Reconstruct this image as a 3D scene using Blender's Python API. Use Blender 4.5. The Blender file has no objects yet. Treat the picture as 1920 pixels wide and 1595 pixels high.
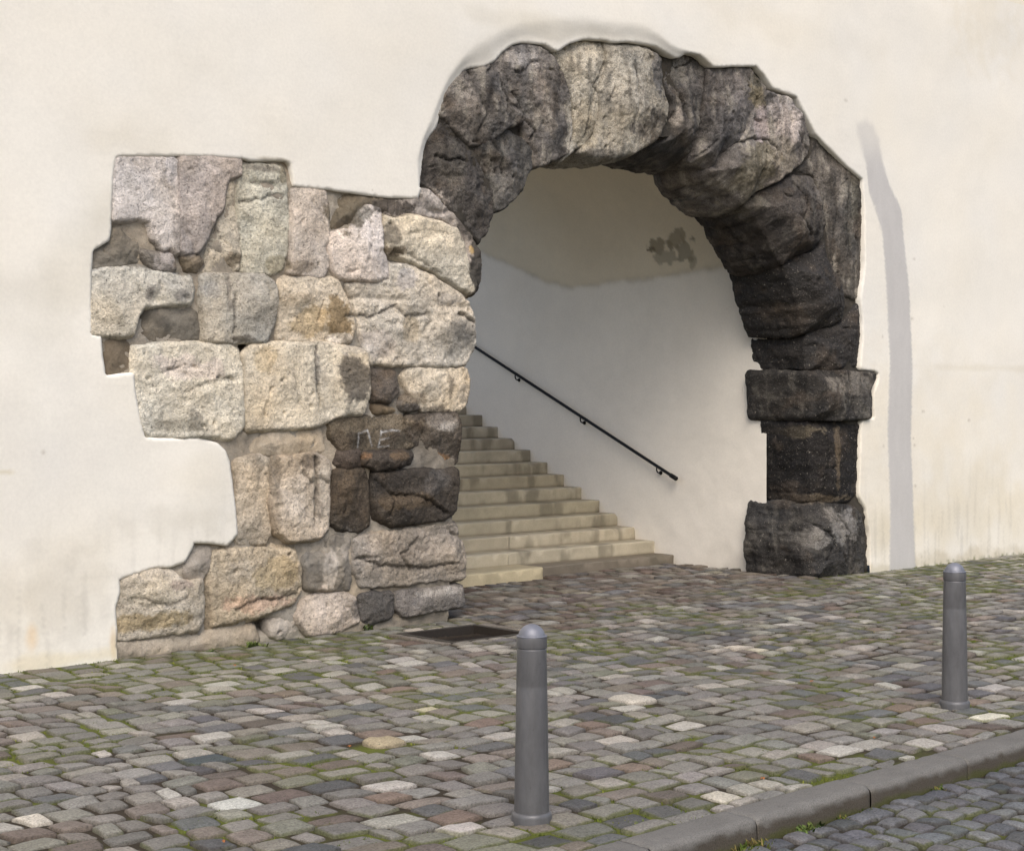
import bpy, math, random
import numpy as np
from mathutils import Vector
from mathutils.geometry import delaunay_2d_cdt

# ------------------------------------------------------------------ camera, world, sun, exposure
C = bpy.context.scene.collection
S = bpy.context.scene
FPX, HY, CH = 3200.0, 740.0, 2.0
ANG = math.atan2(FPX, 4496 - 960)
SA, CA = math.sin(ANG), math.cos(ANG)
DIST = FPX * 2 / 517 * (CA + .3 * SA)
CAM = np.array([0, -DIST, CH])
cd = bpy.data.cameras.new('camera'); cam = bpy.data.objects.new('camera', cd); C.objects.link(cam)
cam.location = CAM; cam.rotation_euler = (math.pi / 2, 0, -ANG)
cd.sensor_width = 36; cd.lens = 36 * FPX / 1920; cd.shift_y = -(797.5 - HY) / 1920; cd.clip_end = 500
S.camera = cam
W = bpy.data.worlds.new('World'); S.world = W; W.use_nodes = True
SUN_EL, SUN_AZ = math.radians(50), math.radians(218)      # azimuth clockwise from +Y
nt = W.node_tree
sky = nt.nodes.new('ShaderNodeTexSky'); sky.sky_type = 'NISHITA'; sky.sun_disc = False
sky.sun_elevation = SUN_EL; sky.sun_rotation = SUN_AZ; sky.air_density = 1.0; sky.dust_density = 4.0; sky.ozone_density = .6
nt.links.new(sky.outputs[0], nt.nodes['Background'].inputs[0]); nt.nodes['Background'].inputs[1].default_value = .15
sl = bpy.data.lights.new('sun', 'SUN'); sl.energy = 1.35; sl.angle = math.radians(35); sl.color = (1, .97, .93)
so = bpy.data.objects.new('sun', sl); C.objects.link(so)
sd = Vector((math.sin(SUN_AZ) * math.cos(SUN_EL), math.cos(SUN_AZ) * math.cos(SUN_EL), math.sin(SUN_EL)))
so.rotation_euler = sd.to_track_quat('Z', 'Y').to_euler()
S.view_settings.view_transform = 'Standard'; S.view_settings.look = 'None'
S.view_settings.exposure = 0.37; S.view_settings.gamma = 1

# ------------------------------------------------------------------ helpers
def P(px, py, Y=0.0):
    """where the photo's point lies on the vertical plane y=Y"""
    px = np.asarray(px, float); py = np.asarray(py, float)
    a = (px - 960) / FPX; b = (HY - py) / FPX
    dx = CA * a + SA; dy = -SA * a + CA
    t = (Y + DIST) / dy
    return np.stack([t * dx, CH + t * b], -1)
def G(px, py, z=0.0):
    a = (px - 960) / FPX; t = (z - CH) / ((HY - py) / FPX)
    return np.array([t * (CA * a + SA), -DIST + t * (-SA * a + CA)])
rng = np.random.default_rng(11); random.seed(5)
_perm = rng.permutation(256); _perm = np.concatenate([_perm] * 3)
_gr = rng.normal(size=(256, 3)); _gr /= np.linalg.norm(_gr, axis=1)[:, None]
def noise(p):
    p = np.asarray(p, float); i = np.floor(p).astype(int); f = p - i; i &= 255
    u = f * f * f * (f * (f * 6 - 15) + 10); r = 0
    for dx in (0, 1):
        for dy in (0, 1):
            for dz in (0, 1):
                h = _perm[_perm[_perm[i[:, 0] + dx] + i[:, 1] + dy] + i[:, 2] + dz]
                g = _gr[h]
                w = (u[:, 0] if dx else 1 - u[:, 0]) * (u[:, 1] if dy else 1 - u[:, 1]) * (u[:, 2] if dz else 1 - u[:, 2])
                r = r + w * ((f[:, 0] - dx) * g[:, 0] + (f[:, 1] - dy) * g[:, 1] + (f[:, 2] - dz) * g[:, 2])
    return r * 1.6
def fbm(p, s=1, o=4, off=0):
    q = np.asarray(p, float) * s + off; r = 0; a = 1; t = 0
    for k in range(o):
        r = r + a * noise(q); t += a; a *= .5; q = q * 2.03 + 17.3
    return r / t * 1.5
def ridge(p, s=1, o=3, off=0):
    q = np.asarray(p, float) * s + off; r = 0; a = 1; t = 0
    for k in range(o):
        r = r + a * (1 - 2.2 * np.abs(noise(q))); t += a; a *= .5; q = q * 2.1 + 9.1
    return r / t
def lin(c):
    c = np.asarray(c, float) / 255; return np.where(c <= .04045, c / 12.92, ((c + .055) / 1.055) ** 2.4)
def sst(x): x = np.clip(x, 0, 1); return x * x * (3 - 2 * x)
def resample(poly, ds, closed=True):
    poly = np.asarray(poly, float); out = []
    n = len(poly)
    for i in range(n if closed else n - 1):
        a, b = poly[i], poly[(i + 1) % n]; k = max(1, int(round(np.linalg.norm(b - a) / ds)))
        out += [a + (b - a) * j / k for j in range(k)]
    if not closed: out.append(poly[-1])
    return np.array(out)
def chaikin(poly, it=1):
    poly = np.asarray(poly, float)
    for _ in range(it):
        q = np.roll(poly, -1, 0); poly = np.stack([poly * .93 + q * .07, poly * .07 + q * .93], 1).reshape(-1, 2)
    return poly
def inside(pts, poly):
    x, y = pts[:, 0], pts[:, 1]; r = np.zeros(len(pts), bool); n = len(poly)
    for i in range(n):
        x1, y1 = poly[i]; x2, y2 = poly[(i + 1) % n]
        if y1 == y2: continue
        c = ((y1 > y) != (y2 > y)) & (x < (x2 - x1) * (y - y1) / (y2 - y1) + x1); r ^= c
    return r
def offset(b, g):
    n = np.roll(b, -2, 0) - np.roll(b, 2, 0); n = np.stack([n[:, 1], -n[:, 0]], 1); n /= np.linalg.norm(n, axis=1)[:, None] + 1e-9
    if np.sum(b[:, 0] * np.roll(b[:, 1], -1) - b[:, 1] * np.roll(b[:, 0], -1)) < 0: n = -n
    return b + n * g
def segdist(pts, a, b):
    out = np.empty(len(pts))
    for k in range(0, len(pts), 4000):
        q = pts[k:k + 4000, None, :]; ab = (b - a)[None]
        t = np.clip(((q - a[None]) * ab).sum(-1) / np.maximum((ab ** 2).sum(-1), 1e-12), 0, 1)
        out[k:k + 4000] = np.sqrt((((a[None] + ab * t[..., None]) - q) ** 2).sum(-1).min(1))
    return out
def pdist(pts, poly, closed=True):
    poly = np.asarray(poly)
    return segdist(pts, poly, np.roll(poly, -1, 0)) if closed else segdist(pts, poly[:-1], poly[1:])
def mesh_obj(name, v, f, mat, parent=None, col=None, smooth=True):
    me = bpy.data.meshes.new(name); v = np.asarray(v, float)
    fl = np.concatenate([np.asarray(q).ravel() for q in f]) if isinstance(f, list) and len(f) and hasattr(f[0], 'ndim') and f[0].ndim == 2 else None
    if fl is None:
        me.from_pydata(v.tolist(), [], [tuple(q) for q in f])
    else:
        sizes = np.concatenate([np.full(len(q), q.shape[1]) for q in f])
        me.vertices.add(len(v)); me.vertices.foreach_set('co', v.ravel())
        me.loops.add(len(fl)); me.loops.foreach_set('vertex_index', fl.astype(np.int32))
        me.polygons.add(len(sizes)); me.polygons.foreach_set('loop_start', np.concatenate([[0], np.cumsum(sizes)[:-1]]).astype(np.int32))
        me.polygons.foreach_set('loop_total', sizes.astype(np.int32))
        me.update(calc_edges=True); me.validate()
    if smooth: me.polygons.foreach_set('use_smooth', np.ones(len(me.polygons), bool))
    if col is not None:
        c = np.ones((len(v), 4)); c[:, :col.shape[1]] = col
        at = me.color_attributes.new('col', 'FLOAT_COLOR', 'POINT'); at.data.foreach_set('color', np.clip(c, 0, 1).ravel())
    me.materials.append(mat)
    o = bpy.data.objects.new(name, me); C.objects.link(o)
    if parent: o.parent = parent
    return o
def thing(name, label, cat, loc=(0, 0, 0), group=None):
    o = bpy.data.objects.new(name, None); C.objects.link(o); o.location = loc; o['label'] = label; o['category'] = cat
    o.empty_display_size = .2
    if group: o['group'] = group
    return o
def child(o, parent):
    o.parent = parent; o.matrix_parent_inverse = parent.matrix_basis.inverted(); return o

# ------------------------------------------------------------------ materials
def material(name, attr=True, base=(.5, .5, .5), rough=.9, metallic=0, speck=(.45, 60, .55), grain=.18, gscale=90,
             bumps=((70, .004), (220, .0015)), stretch=(1, 1, 1), light=0.0):
    m = bpy.data.materials.new(name); m.use_nodes = True; N = m.node_tree.nodes; L = m.node_tree.links
    b = N['Principled BSDF']; b.inputs['Roughness'].default_value = rough; b.inputs['Metallic'].default_value = metallic
    b.inputs['Specular IOR Level'].default_value = .25
    tc = N.new('ShaderNodeTexCoord'); mp = N.new('ShaderNodeMapping'); mp.inputs['Scale'].default_value = stretch
    L.new(tc.outputs['Object'], mp.inputs[0])
    def nz(sc, det=5, ro=.6):
        n = N.new('ShaderNodeTexNoise'); n.inputs['Scale'].default_value = sc; n.inputs['Detail'].default_value = det
        n.inputs['Roughness'].default_value = ro; L.new(mp.outputs[0], n.inputs['Vector']); return n.outputs['Fac']
    def ramp(src, a, b_, ca, cb):
        r = N.new('ShaderNodeMapRange'); L.new(src, r.inputs[0]); r.inputs[1].default_value = a; r.inputs[2].default_value = b_
        r.inputs[3].default_value = ca; r.inputs[4].default_value = cb; return r.outputs[0]
    def mul(a, fac):
        x = N.new('ShaderNodeVectorMath'); x.operation = 'SCALE'; L.new(a, x.inputs[0]); L.new(fac, x.inputs['Scale']); return x.outputs[0]
    if attr:
        at = N.new('ShaderNodeAttribute'); at.attribute_name = 'col'; c = at.outputs['Color']
    else:
        rg = N.new('ShaderNodeRGB'); rg.outputs[0].default_value = (*base, 1); c = rg.outputs[0]
    if grain: c = mul(c, ramp(nz(gscale), .3, .7, 1 - grain, 1 + grain))
    if speck: c = mul(c, ramp(nz(speck[1], 3, .7), speck[2], speck[2] + .1, 1, speck[0]))
    if light:
        f = ramp(nz(45, 6, .75), .6, .68, 0, light)
        mx = N.new('ShaderNodeMix'); mx.data_type = 'RGBA'; L.new(f, mx.inputs[0]); L.new(c, mx.inputs[6]); mx.inputs[7].default_value = (.42, .38, .32, 1); c = mx.outputs[2]
    L.new(c, b.inputs['Base Color'])
    prev = None
    for sc, d in bumps:
        bp = N.new('ShaderNodeBump'); bp.inputs['Distance'].default_value = d; bp.inputs['Strength'].default_value = 1
        L.new(nz(sc, 4, .65), bp.inputs['Height'])
        if prev: L.new(prev, bp.inputs['Normal'])
        prev = bp.outputs[0]
    if prev: L.new(prev, b.inputs['Normal'])
    return m
M_pale = material('pale_limestone', speck=(.45, 42, .58), grain=.27, gscale=55, bumps=((26, .018), (90, .010)))
M_dark = material('dark_crusted_limestone', speck=(.45, 55, .56), grain=.4, gscale=80, bumps=((24, .02), (90, .010)), light=.35, rough=.8)
M_pier = material('blackened_limestone', speck=(.45, 55, .56), grain=.4, gscale=80, bumps=((24, .02), (90, .010)), light=.85, rough=.75)
M_mort = material('old_mortar', speck=(.6, 80, .6), grain=.15, bumps=((50, .008), (160, .004)))
M_plas = material('cream_lime_plaster', speck=None, grain=.035, gscale=40, bumps=((5, .002), (45, .0012), (170, .0008)), rough=.95)
M_cob = material('cobble_stone', speck=(.5, 70, .57), grain=.36, gscale=80, bumps=((26, .010), (100, .006)), rough=.72)
M_kerb = material('granite_kerb', speck=(.6, 170, .55), grain=.2, gscale=120, bumps=((60, .003), (250, .0018)), rough=.8)
M_step = material('worn_step_stone', speck=(.75, 90, .6), grain=.12, bumps=((30, .003), (150, .0015)), rough=.85)
M_bol = material('grey_painted_metal', attr=False, base=tuple(lin((100, 100, 102))), rough=.38, metallic=.3, speck=(.8, 40, .62), grain=.16, gscale=7,
                 bumps=((240, .0006), (12, .001)), stretch=(3, 3, 1))
M_rail = material('black_iron', attr=False, base=(.012, .011, .011), rough=.45, metallic=.3, speck=None, grain=.2, bumps=())
M_rust = material('rusty_cast_iron', speck=(.6, 120, .55), grain=.3, bumps=((60, .003),), rough=.7)
M_moss = material('moss_green', speck=None, grain=.35, gscale=30, bumps=(), rough=1)
M_leaf = material('dry_leaf', attr=False, base=tuple(lin((150, 96, 56))), speck=None, bumps=(), rough=.9)

# ------------------------------------------------------------------ stains and repairs on the masonry (photo coordinates of the wall face)
WHT, DRK, BRN, GRY, OCH, PNK, LGT = (225, 215, 198), (62, 56, 50), (112, 98, 76), (126, 119, 106), (165, 135, 85), (205, 168, 150), (200, 190, 172)
PATCH = [  # px, py, rx, ry, colour, strength
 (250, 460, 60, 30, (118, 110, 96), .8), (300, 395, 20, 14, (200, 188, 172), .3), (420, 475, 22, 35, (205, 190, 165), .6), (405, 430, 14, 20, (112, 104, 92), .8),
 (440, 490, 16, 22, BRN, .7), (350, 500, 20, 14, BRN, .7), (325, 310, 14, 30, (165, 160, 160), .5), (365, 440, 40, 35, (140, 130, 122), .6), (380, 350, 40, 45, (190, 176, 166), .5),
 (520, 495, 22, 20, (150, 140, 112), .7), (500, 315, 40, 8, GRY, .8), (537, 320, 10, 24, (140, 128, 100), .7), (575, 500, 22, 12, BRN, .5), (650, 395, 34, 36, (112, 102, 84), .9),
 (690, 400, 16, 12, GRY, .8), (735, 440, 16, 22, DRK, .6), (745, 385, 34, 16, (90, 82, 74), .9), (740, 470, 22, 10, BRN, .9), (820, 380, 30, 26, (190, 178, 165), .7),
 (875, 420, 20, 30, (78, 73, 68), .8), (893, 500, 14, 48, (74, 70, 64), .95), (885, 470, 4, 10, (195, 160, 80), .6), (895, 550, 14, 12, DRK, .9), (800, 380, 18, 10, DRK, .5),
 (765, 520, 18, 18, (165, 158, 155), .6), (835, 560, 30, 12, (140, 134, 126), .6), (775, 620, 22, 26, (168, 150, 118), .6), (855, 640, 35, 32, (132, 125, 112), .7), (870, 620, 26, 22, (110, 106, 98), .5),
 (710, 640, 30, 30, (165, 150, 138), .5), (640, 600, 26, 36, (140, 118, 80), .9), (585, 600, 34, 26, (185, 160, 115), .7), (640, 635, 22, 10, (215, 205, 190), .7), (560, 560, 30, 14, (160, 140, 110), .5),
 (430, 545, 5, 34, (110, 104, 96), .6), (455, 635, 20, 6, (110, 102, 90), .8), (400, 540, 16, 14, (150, 146, 140), .5), (325, 540, 36, 18, (175, 168, 155), .5), (285, 550, 8, 14, (105, 98, 92), .7), (340, 555, 22, 10, (115, 110, 105), .6),
 (360, 690, 60, 24, (198, 180, 170), .5), (365, 790, 12, 22, (95, 88, 76), .6), (340, 800, 50, 12, (120, 112, 92), .45), (500, 670, 26, 24, (185, 165, 128), .7), (595, 690, 5, 40, (150, 142, 130), .8), (665, 710, 34, 44, (98, 92, 84), .85), (670, 655, 30, 12, (180, 172, 160), .5),
 (850, 725, 8, 26, (80, 74, 66), .6), (875, 740, 16, 16, (150, 142, 130), .6), (785, 745, 26, 14, (128, 112, 88), .6), (825, 770, 40, 9, DRK, .6),
 (700, 795, 70, 14, (132, 118, 96), .6), (835, 790, 26, 16, (160, 150, 138), .5), (840, 800, 14, 10, (190, 182, 170), .4), (835, 860, 22, 8, (150, 112, 72), .8), (690, 855, 10, 6, (140, 105, 70), .7), (750, 855, 20, 7, (120, 98, 72), .6),
 (480, 850, 46, 22, (165, 155, 138), .5), (570, 835, 42, 26, (185, 165, 135), .6), (545, 935, 26, 46, (205, 190, 170), .5), (605, 930, 6, 60, (112, 104, 94), .6), (612, 900, 10, 40, (205, 190, 168), .5), (520, 900, 10, 60, (110, 98, 80), .5), (590, 865, 22, 14, (110, 98, 84), .7),
 (650, 930, 16, 40, (104, 88, 68), .4), (760, 940, 50, 20, (108, 90, 66), .45), (820, 905, 30, 20, (98, 94, 90), .5), (730, 900, 30, 26, (60, 56, 52), .5),
 (500, 1130, 60, 18, (185, 150, 125), .6), (450, 1070, 30, 22, (165, 152, 132), .6), (520, 1080, 40, 30, (170, 148, 105), .6), (300, 1165, 80, 18, (160, 138, 92), .7), (290, 1110, 50, 26, (190, 176, 150), .5), (340, 1095, 22, 10, (160, 142, 128), .7),
 (625, 1060, 16, 40, (188, 180, 170), .5), (690, 1030, 40, 40, (150, 142, 132), .5), (780, 1020, 70, 30, (160, 148, 135), .4), (700, 1135, 36, 24, (92, 90, 88), .7), (830, 1125, 44, 20, (120, 118, 116), .6), (835, 1110, 40, 8, (170, 165, 158), .5), (625, 1145, 40, 36, (190, 176, 162), .6),
 # arch ring
 (860, 160, 24, 30, (140, 132, 122), .6), (885, 195, 14, 40, (150, 140, 128), .5), (900, 240, 26, 22, (108, 104, 98), .5), (975, 110, 34, 22, (150, 144, 138), .7), (1010, 150, 14, 40, (160, 150, 140), .5), (965, 200, 30, 20, (140, 134, 126), .5), (955, 330, 20, 40, (112, 106, 100), .5),
 (1025, 200, 14, 60, (150, 138, 122), .5), (1072, 240, 12, 60, (196, 186, 166), .6), (870, 330, 40, 50, (72, 68, 66), .5), (850, 300, 20, 40, (92, 88, 80), .4), (1110, 120, 36, 40, (190, 180, 160), .6), (1070, 205, 12, 30, (120, 112, 98), .5), (1100, 240, 20, 40, (175, 162, 135), .6),
 (1165, 130, 22, 44, (190, 180, 160), .6), (1190, 190, 14, 60, (185, 176, 160), .5), (1160, 240, 36, 36, (155, 146, 126), .6), (1240, 120, 18, 60, (110, 106, 102), .8), (1225, 245, 36, 34, (92, 84, 74), .8), (1150, 290, 50, 8, (108, 98, 82), .7),
 (1275, 220, 8, 26, (165, 154, 140), .7), (1270, 130, 22, 40, (68, 66, 66), .7), (1300, 200, 16, 60, (104, 98, 92), .5), (1370, 180, 40, 60, (108, 100, 94), .6), (1390, 160, 10, 40, (140, 128, 120), .4), (1420, 175, 14, 28, (130, 116, 82), .9), (1425, 150, 14, 12, (70, 66, 56), .8),
 (1425, 240, 14, 34, (165, 150, 145), .8), (1470, 230, 26, 52, (176, 164, 156), .85), (1500, 240, 5, 50, (100, 92, 86), .7), (1460, 290, 30, 30, (150, 142, 128), .7), (1420, 320, 36, 50, (118, 108, 84), .95), (1430, 370, 20, 26, (108, 100, 84), .7), (1520, 250, 10, 50, (120, 114, 106), .6),
 (1540, 320, 20, 60, (128, 118, 106), .5), (1580, 370, 14, 70, (118, 108, 96), .5), (1600, 400, 12, 80, (104, 98, 84), .5), (1490, 400, 30, 26, (96, 86, 76), .4), (1520, 350, 14, 30, (110, 102, 94), .5), (1610, 370, 7, 60, (140, 132, 108), .4), (1540, 600, 50, 30, (66, 58, 50), .4),
 (1600, 720, 36, 22, (128, 120, 108), .7), (1620, 755, 22, 30, (105, 98, 88), .5), (1500, 745, 10, 14, (165, 148, 115), .4), (1530, 810, 24, 12, (160, 140, 100), .55), (1500, 860, 12, 24, (170, 130, 92), .6), (1575, 850, 5, 60, (120, 100, 70), .6), (1545, 938, 40, 9, (140, 120, 90), .6), (1580, 985, 26, 30, (150, 146, 140), .6), (1545, 1010, 14, 20, (165, 160, 152), .5),
 (1500, 1030, 36, 30, (96, 88, 80), .5), (1420, 1060, 16, 10, (140, 100, 60), .5), (1500, 1065, 20, 12, (128, 98, 74), .5),
]
PW = []
for (px, py, rx, ry, c, s) in PATCH:
    o = P(px, py, -.08); e = P(px + rx, py, -.08); n_ = P(px, py + ry, -.08)
    PW.append((o[0], o[1], abs(e[0] - o[0]), abs(n_[1] - o[1]), lin(c), s))
def shade(p, base, var=1.0, patches=True, streak=0.0, seed=0.0):
    """albedo of weathered stone at points p"""
    n = len(p); c = np.tile(lin(base), (n, 1)); q = p * [1, .7, 1]
    lum = 1 + var * (.26 * fbm(q, 2.5, 4, seed) + .24 * fbm(q, 14, 5, seed + 3))
    brn = (sst((fbm(q, 2.8, 4, seed + 21) - .1) / .4) * .5)[:, None] * (c.mean(1, keepdims=True) < .16); c = c * (1 - brn) + lin((98, 82, 64)) * brn
    blk_ = (sst((fbm(q, 3.6, 4, seed + 27) - .16) / .3) * .45)[:, None] * (c.mean(1, keepdims=True) < .16); c = c * (1 - blk_) + lin((36, 34, 33)) * blk_
    warm = np.clip(fbm(q, 1.8, 3, seed + 40), -1, 1)[:, None] * .07 * var
    if patches:
        nz_ = .7 * fbm(q, 5, 4, 5.5) + .25 * fbm(q, 30, 3, 2.2)
        for (x, z, rx, rz, pc, s) in PW:
            d2 = ((p[:, 0] - x) / rx) ** 2 + ((p[:, 2] - z) / rz) ** 2; k = d2 < 4.5
            if not k.any(): continue
            w = sst((1.12 - np.sqrt(d2[k]) + nz_[k]) / .3) * s * np.exp(-np.clip(p[k, 1], 0, 9) / .25)
            c[k] = c[k] * (1 - w[:, None]) + pc * w[:, None]
    g_ = c.mean(1, keepdims=True); c = (g_ + (c - g_) * np.where(g_ > .2, .8, np.where(p[:, :1] > 10.25, .65, .85))) * np.where(g_ > .2, 1.14, 1.0)
    c = c * lum[:, None] * (1 + warm * np.array([1, .1, -1.2]))
    gr = sst((fbm(q, 3.4, 5, seed * .3 + 60) - .22) / .3)[:, None] * .22 * var * (c.mean(1, keepdims=True) > .2); c = c * (1 - gr) + lin((118, 112, 100)) * gr
    crk = ridge(q * [1, 1, 1], 4.5, 3, seed + 7)
    c *= (1 - .45 * var * sst((crk - .86) / .1))[:, None]
    if streak:
        st = fbm(p * [13, 9, 1.9], 1, 5, seed) * .6 + .5 * fbm(p, 4.5, 4, seed + 2)
        c = c + (sst((st - .05) / .4) * streak)[:, None] * (lin((196, 188, 172)) - c) * .7
        c *= (1 - .45 * sst((-st - .05) / .4))[:, None]
    return c
def cdt(poly, ds, extra=None, jit=.32, poly_is_dense=False):
    """triangulated sheet: (2D points, triangles, number of boundary points)"""
    b = poly if poly_is_dense else resample(poly, ds)
    lo, hi = b.min(0), b.max(0)
    gx, gy = np.meshgrid(np.arange(lo[0], hi[0], ds), np.arange(lo[1], hi[1], ds * .87)); gx = gx + (np.arange(gx.shape[0]) % 2)[:, None] * ds * .5
    g = np.stack([gx.ravel(), gy.ravel()], 1) + rng.uniform(-jit, jit, (gx.size, 2)) * ds
    g = g[inside(g, b)]; g = g[pdist(g, b) > .55 * ds]
    allp = np.concatenate([b, g]); nb = len(b)
    r = delaunay_2d_cdt([Vector(q) for q in allp.tolist()], [], [list(range(nb))], 1, 1e-6)
    return np.array([tuple(v) for v in r[0]]), np.array([t for t in r[2] if len(t) == 3]), nb, b

# ------------------------------------------------------------------ stone blocks
XC, AE, RE, ZS = 12.62, 2.47, 2.30, 2.22      # the arch opening
XL, XR = 10.02, 15.08
HOLLOW = [(585, 585, 34, 22, .05), (775, 610, 26, 30, .045), (300, 560, 14, 14, .03), (430, 560, 5, 60, .012), (1532, 950, 30, 14, .05),
          (600, 930, 5, 70, .02), (1420, 330, 34, 60, .03), (500, 345, 40, 8, .02), (262, 425, 30, 22, .02), (860, 330, 30, 8, .02),
          (455, 640, 26, 5, .02), (720, 560, 60, 6, .025), (860, 575, 40, 7, .03)]
CRACKS = [([(312,300),(316,340),(334,385)],.006),([(458,376),(490,373),(512,366),(538,362)],.014),([(655,592),(700,592),(735,578),(752,572)],.02),([(750,575),(768,592),(800,590),(806,584)],.016),([(806,584),(812,600),(800,625)],.012),
 ([(868,588),(885,596),(899,602)],.03),([(443,552),(441,590),(443,622)],.016),([(350,732),(380,722),(402,714),(440,706)],.012),([(300,700),(330,690),(352,700)],.008),([(596,648),(598,700),(604,762)],.014),([(560,655),(556,700),(566,760)],.006),
 ([(600,858),(604,905),(596,985)],.02),([(575,885),(590,905),(612,898),(622,905)],.016),([(450,1142),(500,1122),(530,1124),(562,1112)],.018),([(262,1120),(320,1135),(352,1118)],.012),([(485,340),(492,344),(520,340)],.01),
 ([(592,375),(610,400),(620,430)],.006),([(700,410),(702,450),(690,490)],.008),([(740,470),(780,480),(830,512)],.012),([(760,440),(800,430),(850,440)],.008),([(710,900),(740,930),(735,965)],.02),([(740,925),(790,930),(845,960)],.025),([(790,1010),(760,1040),(780,1070)],.018),([(680,1045),(720,1060),(800,1065),(860,1055)],.02),
 ([(968,172),(985,215),(1008,245),(1000,262)],.03),([(968,136),(984,131),(998,118),(1014,113)],.022),([(928,262),(942,288),(952,325)],.02),([(826,290),(850,300),(866,296),(884,300)],.03),([(836,225),(860,250),(880,275)],.01),([(940,150),(955,195),(975,205)],.018),([(1143,116),(1126,150),(1122,162),(1134,172)],.02),([(1118,160),(1112,200),(1106,255)],.012),
 ([(1276,152),(1286,185),(1296,222)],.03),([(1392,266),(1415,260),(1440,262),(1455,282)],.03),([(1438,266),(1437,305),(1432,345)],.02),([(1500,205),(1515,245),(1530,270)],.01),([(1495,250),(1520,285)],.01),([(1490,345),(1512,370),(1500,410),(1520,440)],.02),([(1470,625),(1490,662),(1550,645)],.02),([(1600,360),(1598,420),(1604,480)],.012),([(1575,345),(1580,400),(1572,460)],.012),
 ([(1570,540),(1575,575),(1560,600)],.012),([(1560,800),(1566,850),(1560,920)],.012),([(1590,705),(1595,745),(1588,780)],.01),([(1545,985),(1570,1010),(1560,1050)],.025),([(1580,965),(1600,1000),(1595,1040)],.015),([(905,180),(915,215),(900,245)],.014),([(1190,120),(1196,180),(1186,240)],.01),([(1365,150),(1372,200),(1360,250)],.010)]
CW = [(P(*np.array(pl, float).T, Y=-.1), d_) for pl, d_ in CRACKS]
HW = []
for (px, py, rx, ry, d) in HOLLOW:
    o = P(px, py, -.08); e = P(px + rx, py, -.08); n_ = P(px, py + ry, -.08); HW.append((o[0], o[1], abs(e[0] - o[0]), abs(n_[1] - o[1]), d))
def stone(name, poly, prot, col, parent, mat=None, r=.016, rough=1.0, depth=.14, bulge=.02, ds=.015, streak=0, var=1.0, belly=.02, strokes=None, label=None, grow=.011, lead=0.0):
    w = P(*np.array(poly, float).T, Y=-(prot - r * .6))
    seed = float(abs(w[0, 0] * 7 + w[0, 1] * 3)) % 50
    b = offset(resample(chaikin(w, 1), ds), grow)
    b3 = np.stack([b[:, 0], np.zeros(len(b)), b[:, 1]], 1)
    b = b + np.stack([fbm(b3, 9, 3, seed), fbm(b3, 9, 3, seed + 31)], 1) * .012 * min(rough, 1.6)
    pts, tri, nb, b = cdt(b, ds, poly_is_dense=True)
    d = pdist(pts, b); p3 = np.stack([pts[:, 0], np.full(len(pts), seed), pts[:, 1]], 1)
    rr = r * (1 + .5 * fbm(p3, 5, 2, 3)); rr = np.maximum(rr, .008)
    t = np.clip(d / rr, 0, 1); prof = np.sqrt(np.maximum(1 - (1 - t) ** 2, 0))
    mx = max(d.max(), .02)
    y = -prot + r * (1 - prof) - bulge * sst(d / mx)
    rel = .018 * fbm(p3, 2.2, 3, seed) + .018 * np.abs(fbm(p3, 4, 4, seed + 5)) + .007 * ridge(p3, 6, 3, seed + 9) + .006 * fbm(p3, 22, 3, seed) + .005 * fbm(p3, 60, 2)
    rel = rel - .03 * sst((ridge(p3, 1.7, 2, seed + 13) - .90) / .08) - .012 * sst((ridge(p3, 5, 2, seed + 3) - .9) / .08)   # cracks
    # flaked-off facets
    fac = np.zeros(len(pts))
    for k in range(7):
        cpt = pts[rng.integers(len(pts))]; th = rng.uniform(0, 6.28); sl_ = rng.uniform(.1, .45)
        pl = ((pts - cpt) @ np.array([math.cos(th), math.sin(th)])) * sl_ + .012 * fbm(p3, 8, 3, k * 3.3)
        fac = np.maximum(fac, np.clip(pl - rng.uniform(.01, .06), 0, .05))
    y = y - (rel - .02) * rough * (.5 + .5 * t) + fac * .8 * rough
    for (x, z, rx, rz, dd) in HW:
        q = ((pts[:, 0] - x) / rx) ** 2 + ((pts[:, 1] - z) / rz) ** 2
        y = y + dd * np.exp(-q * 1.2)
    ck = np.zeros(len(pts)); lo_, hi_ = b.min(0), b.max(0)
    for pl, d_ in CW:
        if (pl.max(0) < lo_).any() or (pl.min(0) > hi_).any(): continue
        wob = pts + np.stack([fbm(p3, 16, 3, 4), fbm(p3, 16, 3, 8)], 1) * .02
        dc = pdist(wob, pl, False); k_ = np.exp(-(dc / .012) ** 2); sd_ = np.exp(-(dc / .05) ** 2)
        y = y + d_ * (k_ * 1.1 + .4 * sd_ * (pts[:, 1] < np.interp(pts[:, 0], *zip(*sorted(map(tuple, pl))))) ); ck = np.maximum(ck, k_ * min(1, d_ / .016))
    if lead:
        gap_ = np.where(b[:, 1] > ZS, (np.hypot((b[:, 0] - XC) / AE, (b[:, 1] - ZS) / RE) - 1) * 2.4, b[:, 0] - XC - AE)
        near = b[gap_ < .13]
        di = np.sqrt(((pts[:, None, :] - near[None]) ** 2).sum(-1)).min(1)
        tt = np.clip(di / (lead * (1 + .35 * fbm(p3, 3, 2, seed))), 0, 1)
        y = y - r * (1 - prof) * (1 - tt) + lead * .72 * (1 - tt) ** 2.2
    v = np.stack([pts[:, 0], y, pts[:, 1]], 1)
    # the sides, going back into the wall
    nb_idx = np.arange(nb); ring = v[:nb]
    nrm = np.roll(b, -1, 0) - np.roll(b, 1, 0); nrm = np.stack([nrm[:, 1], -nrm[:, 0]], 1); nrm /= np.linalg.norm(nrm, axis=1)[:, None] + 1e-9
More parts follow.
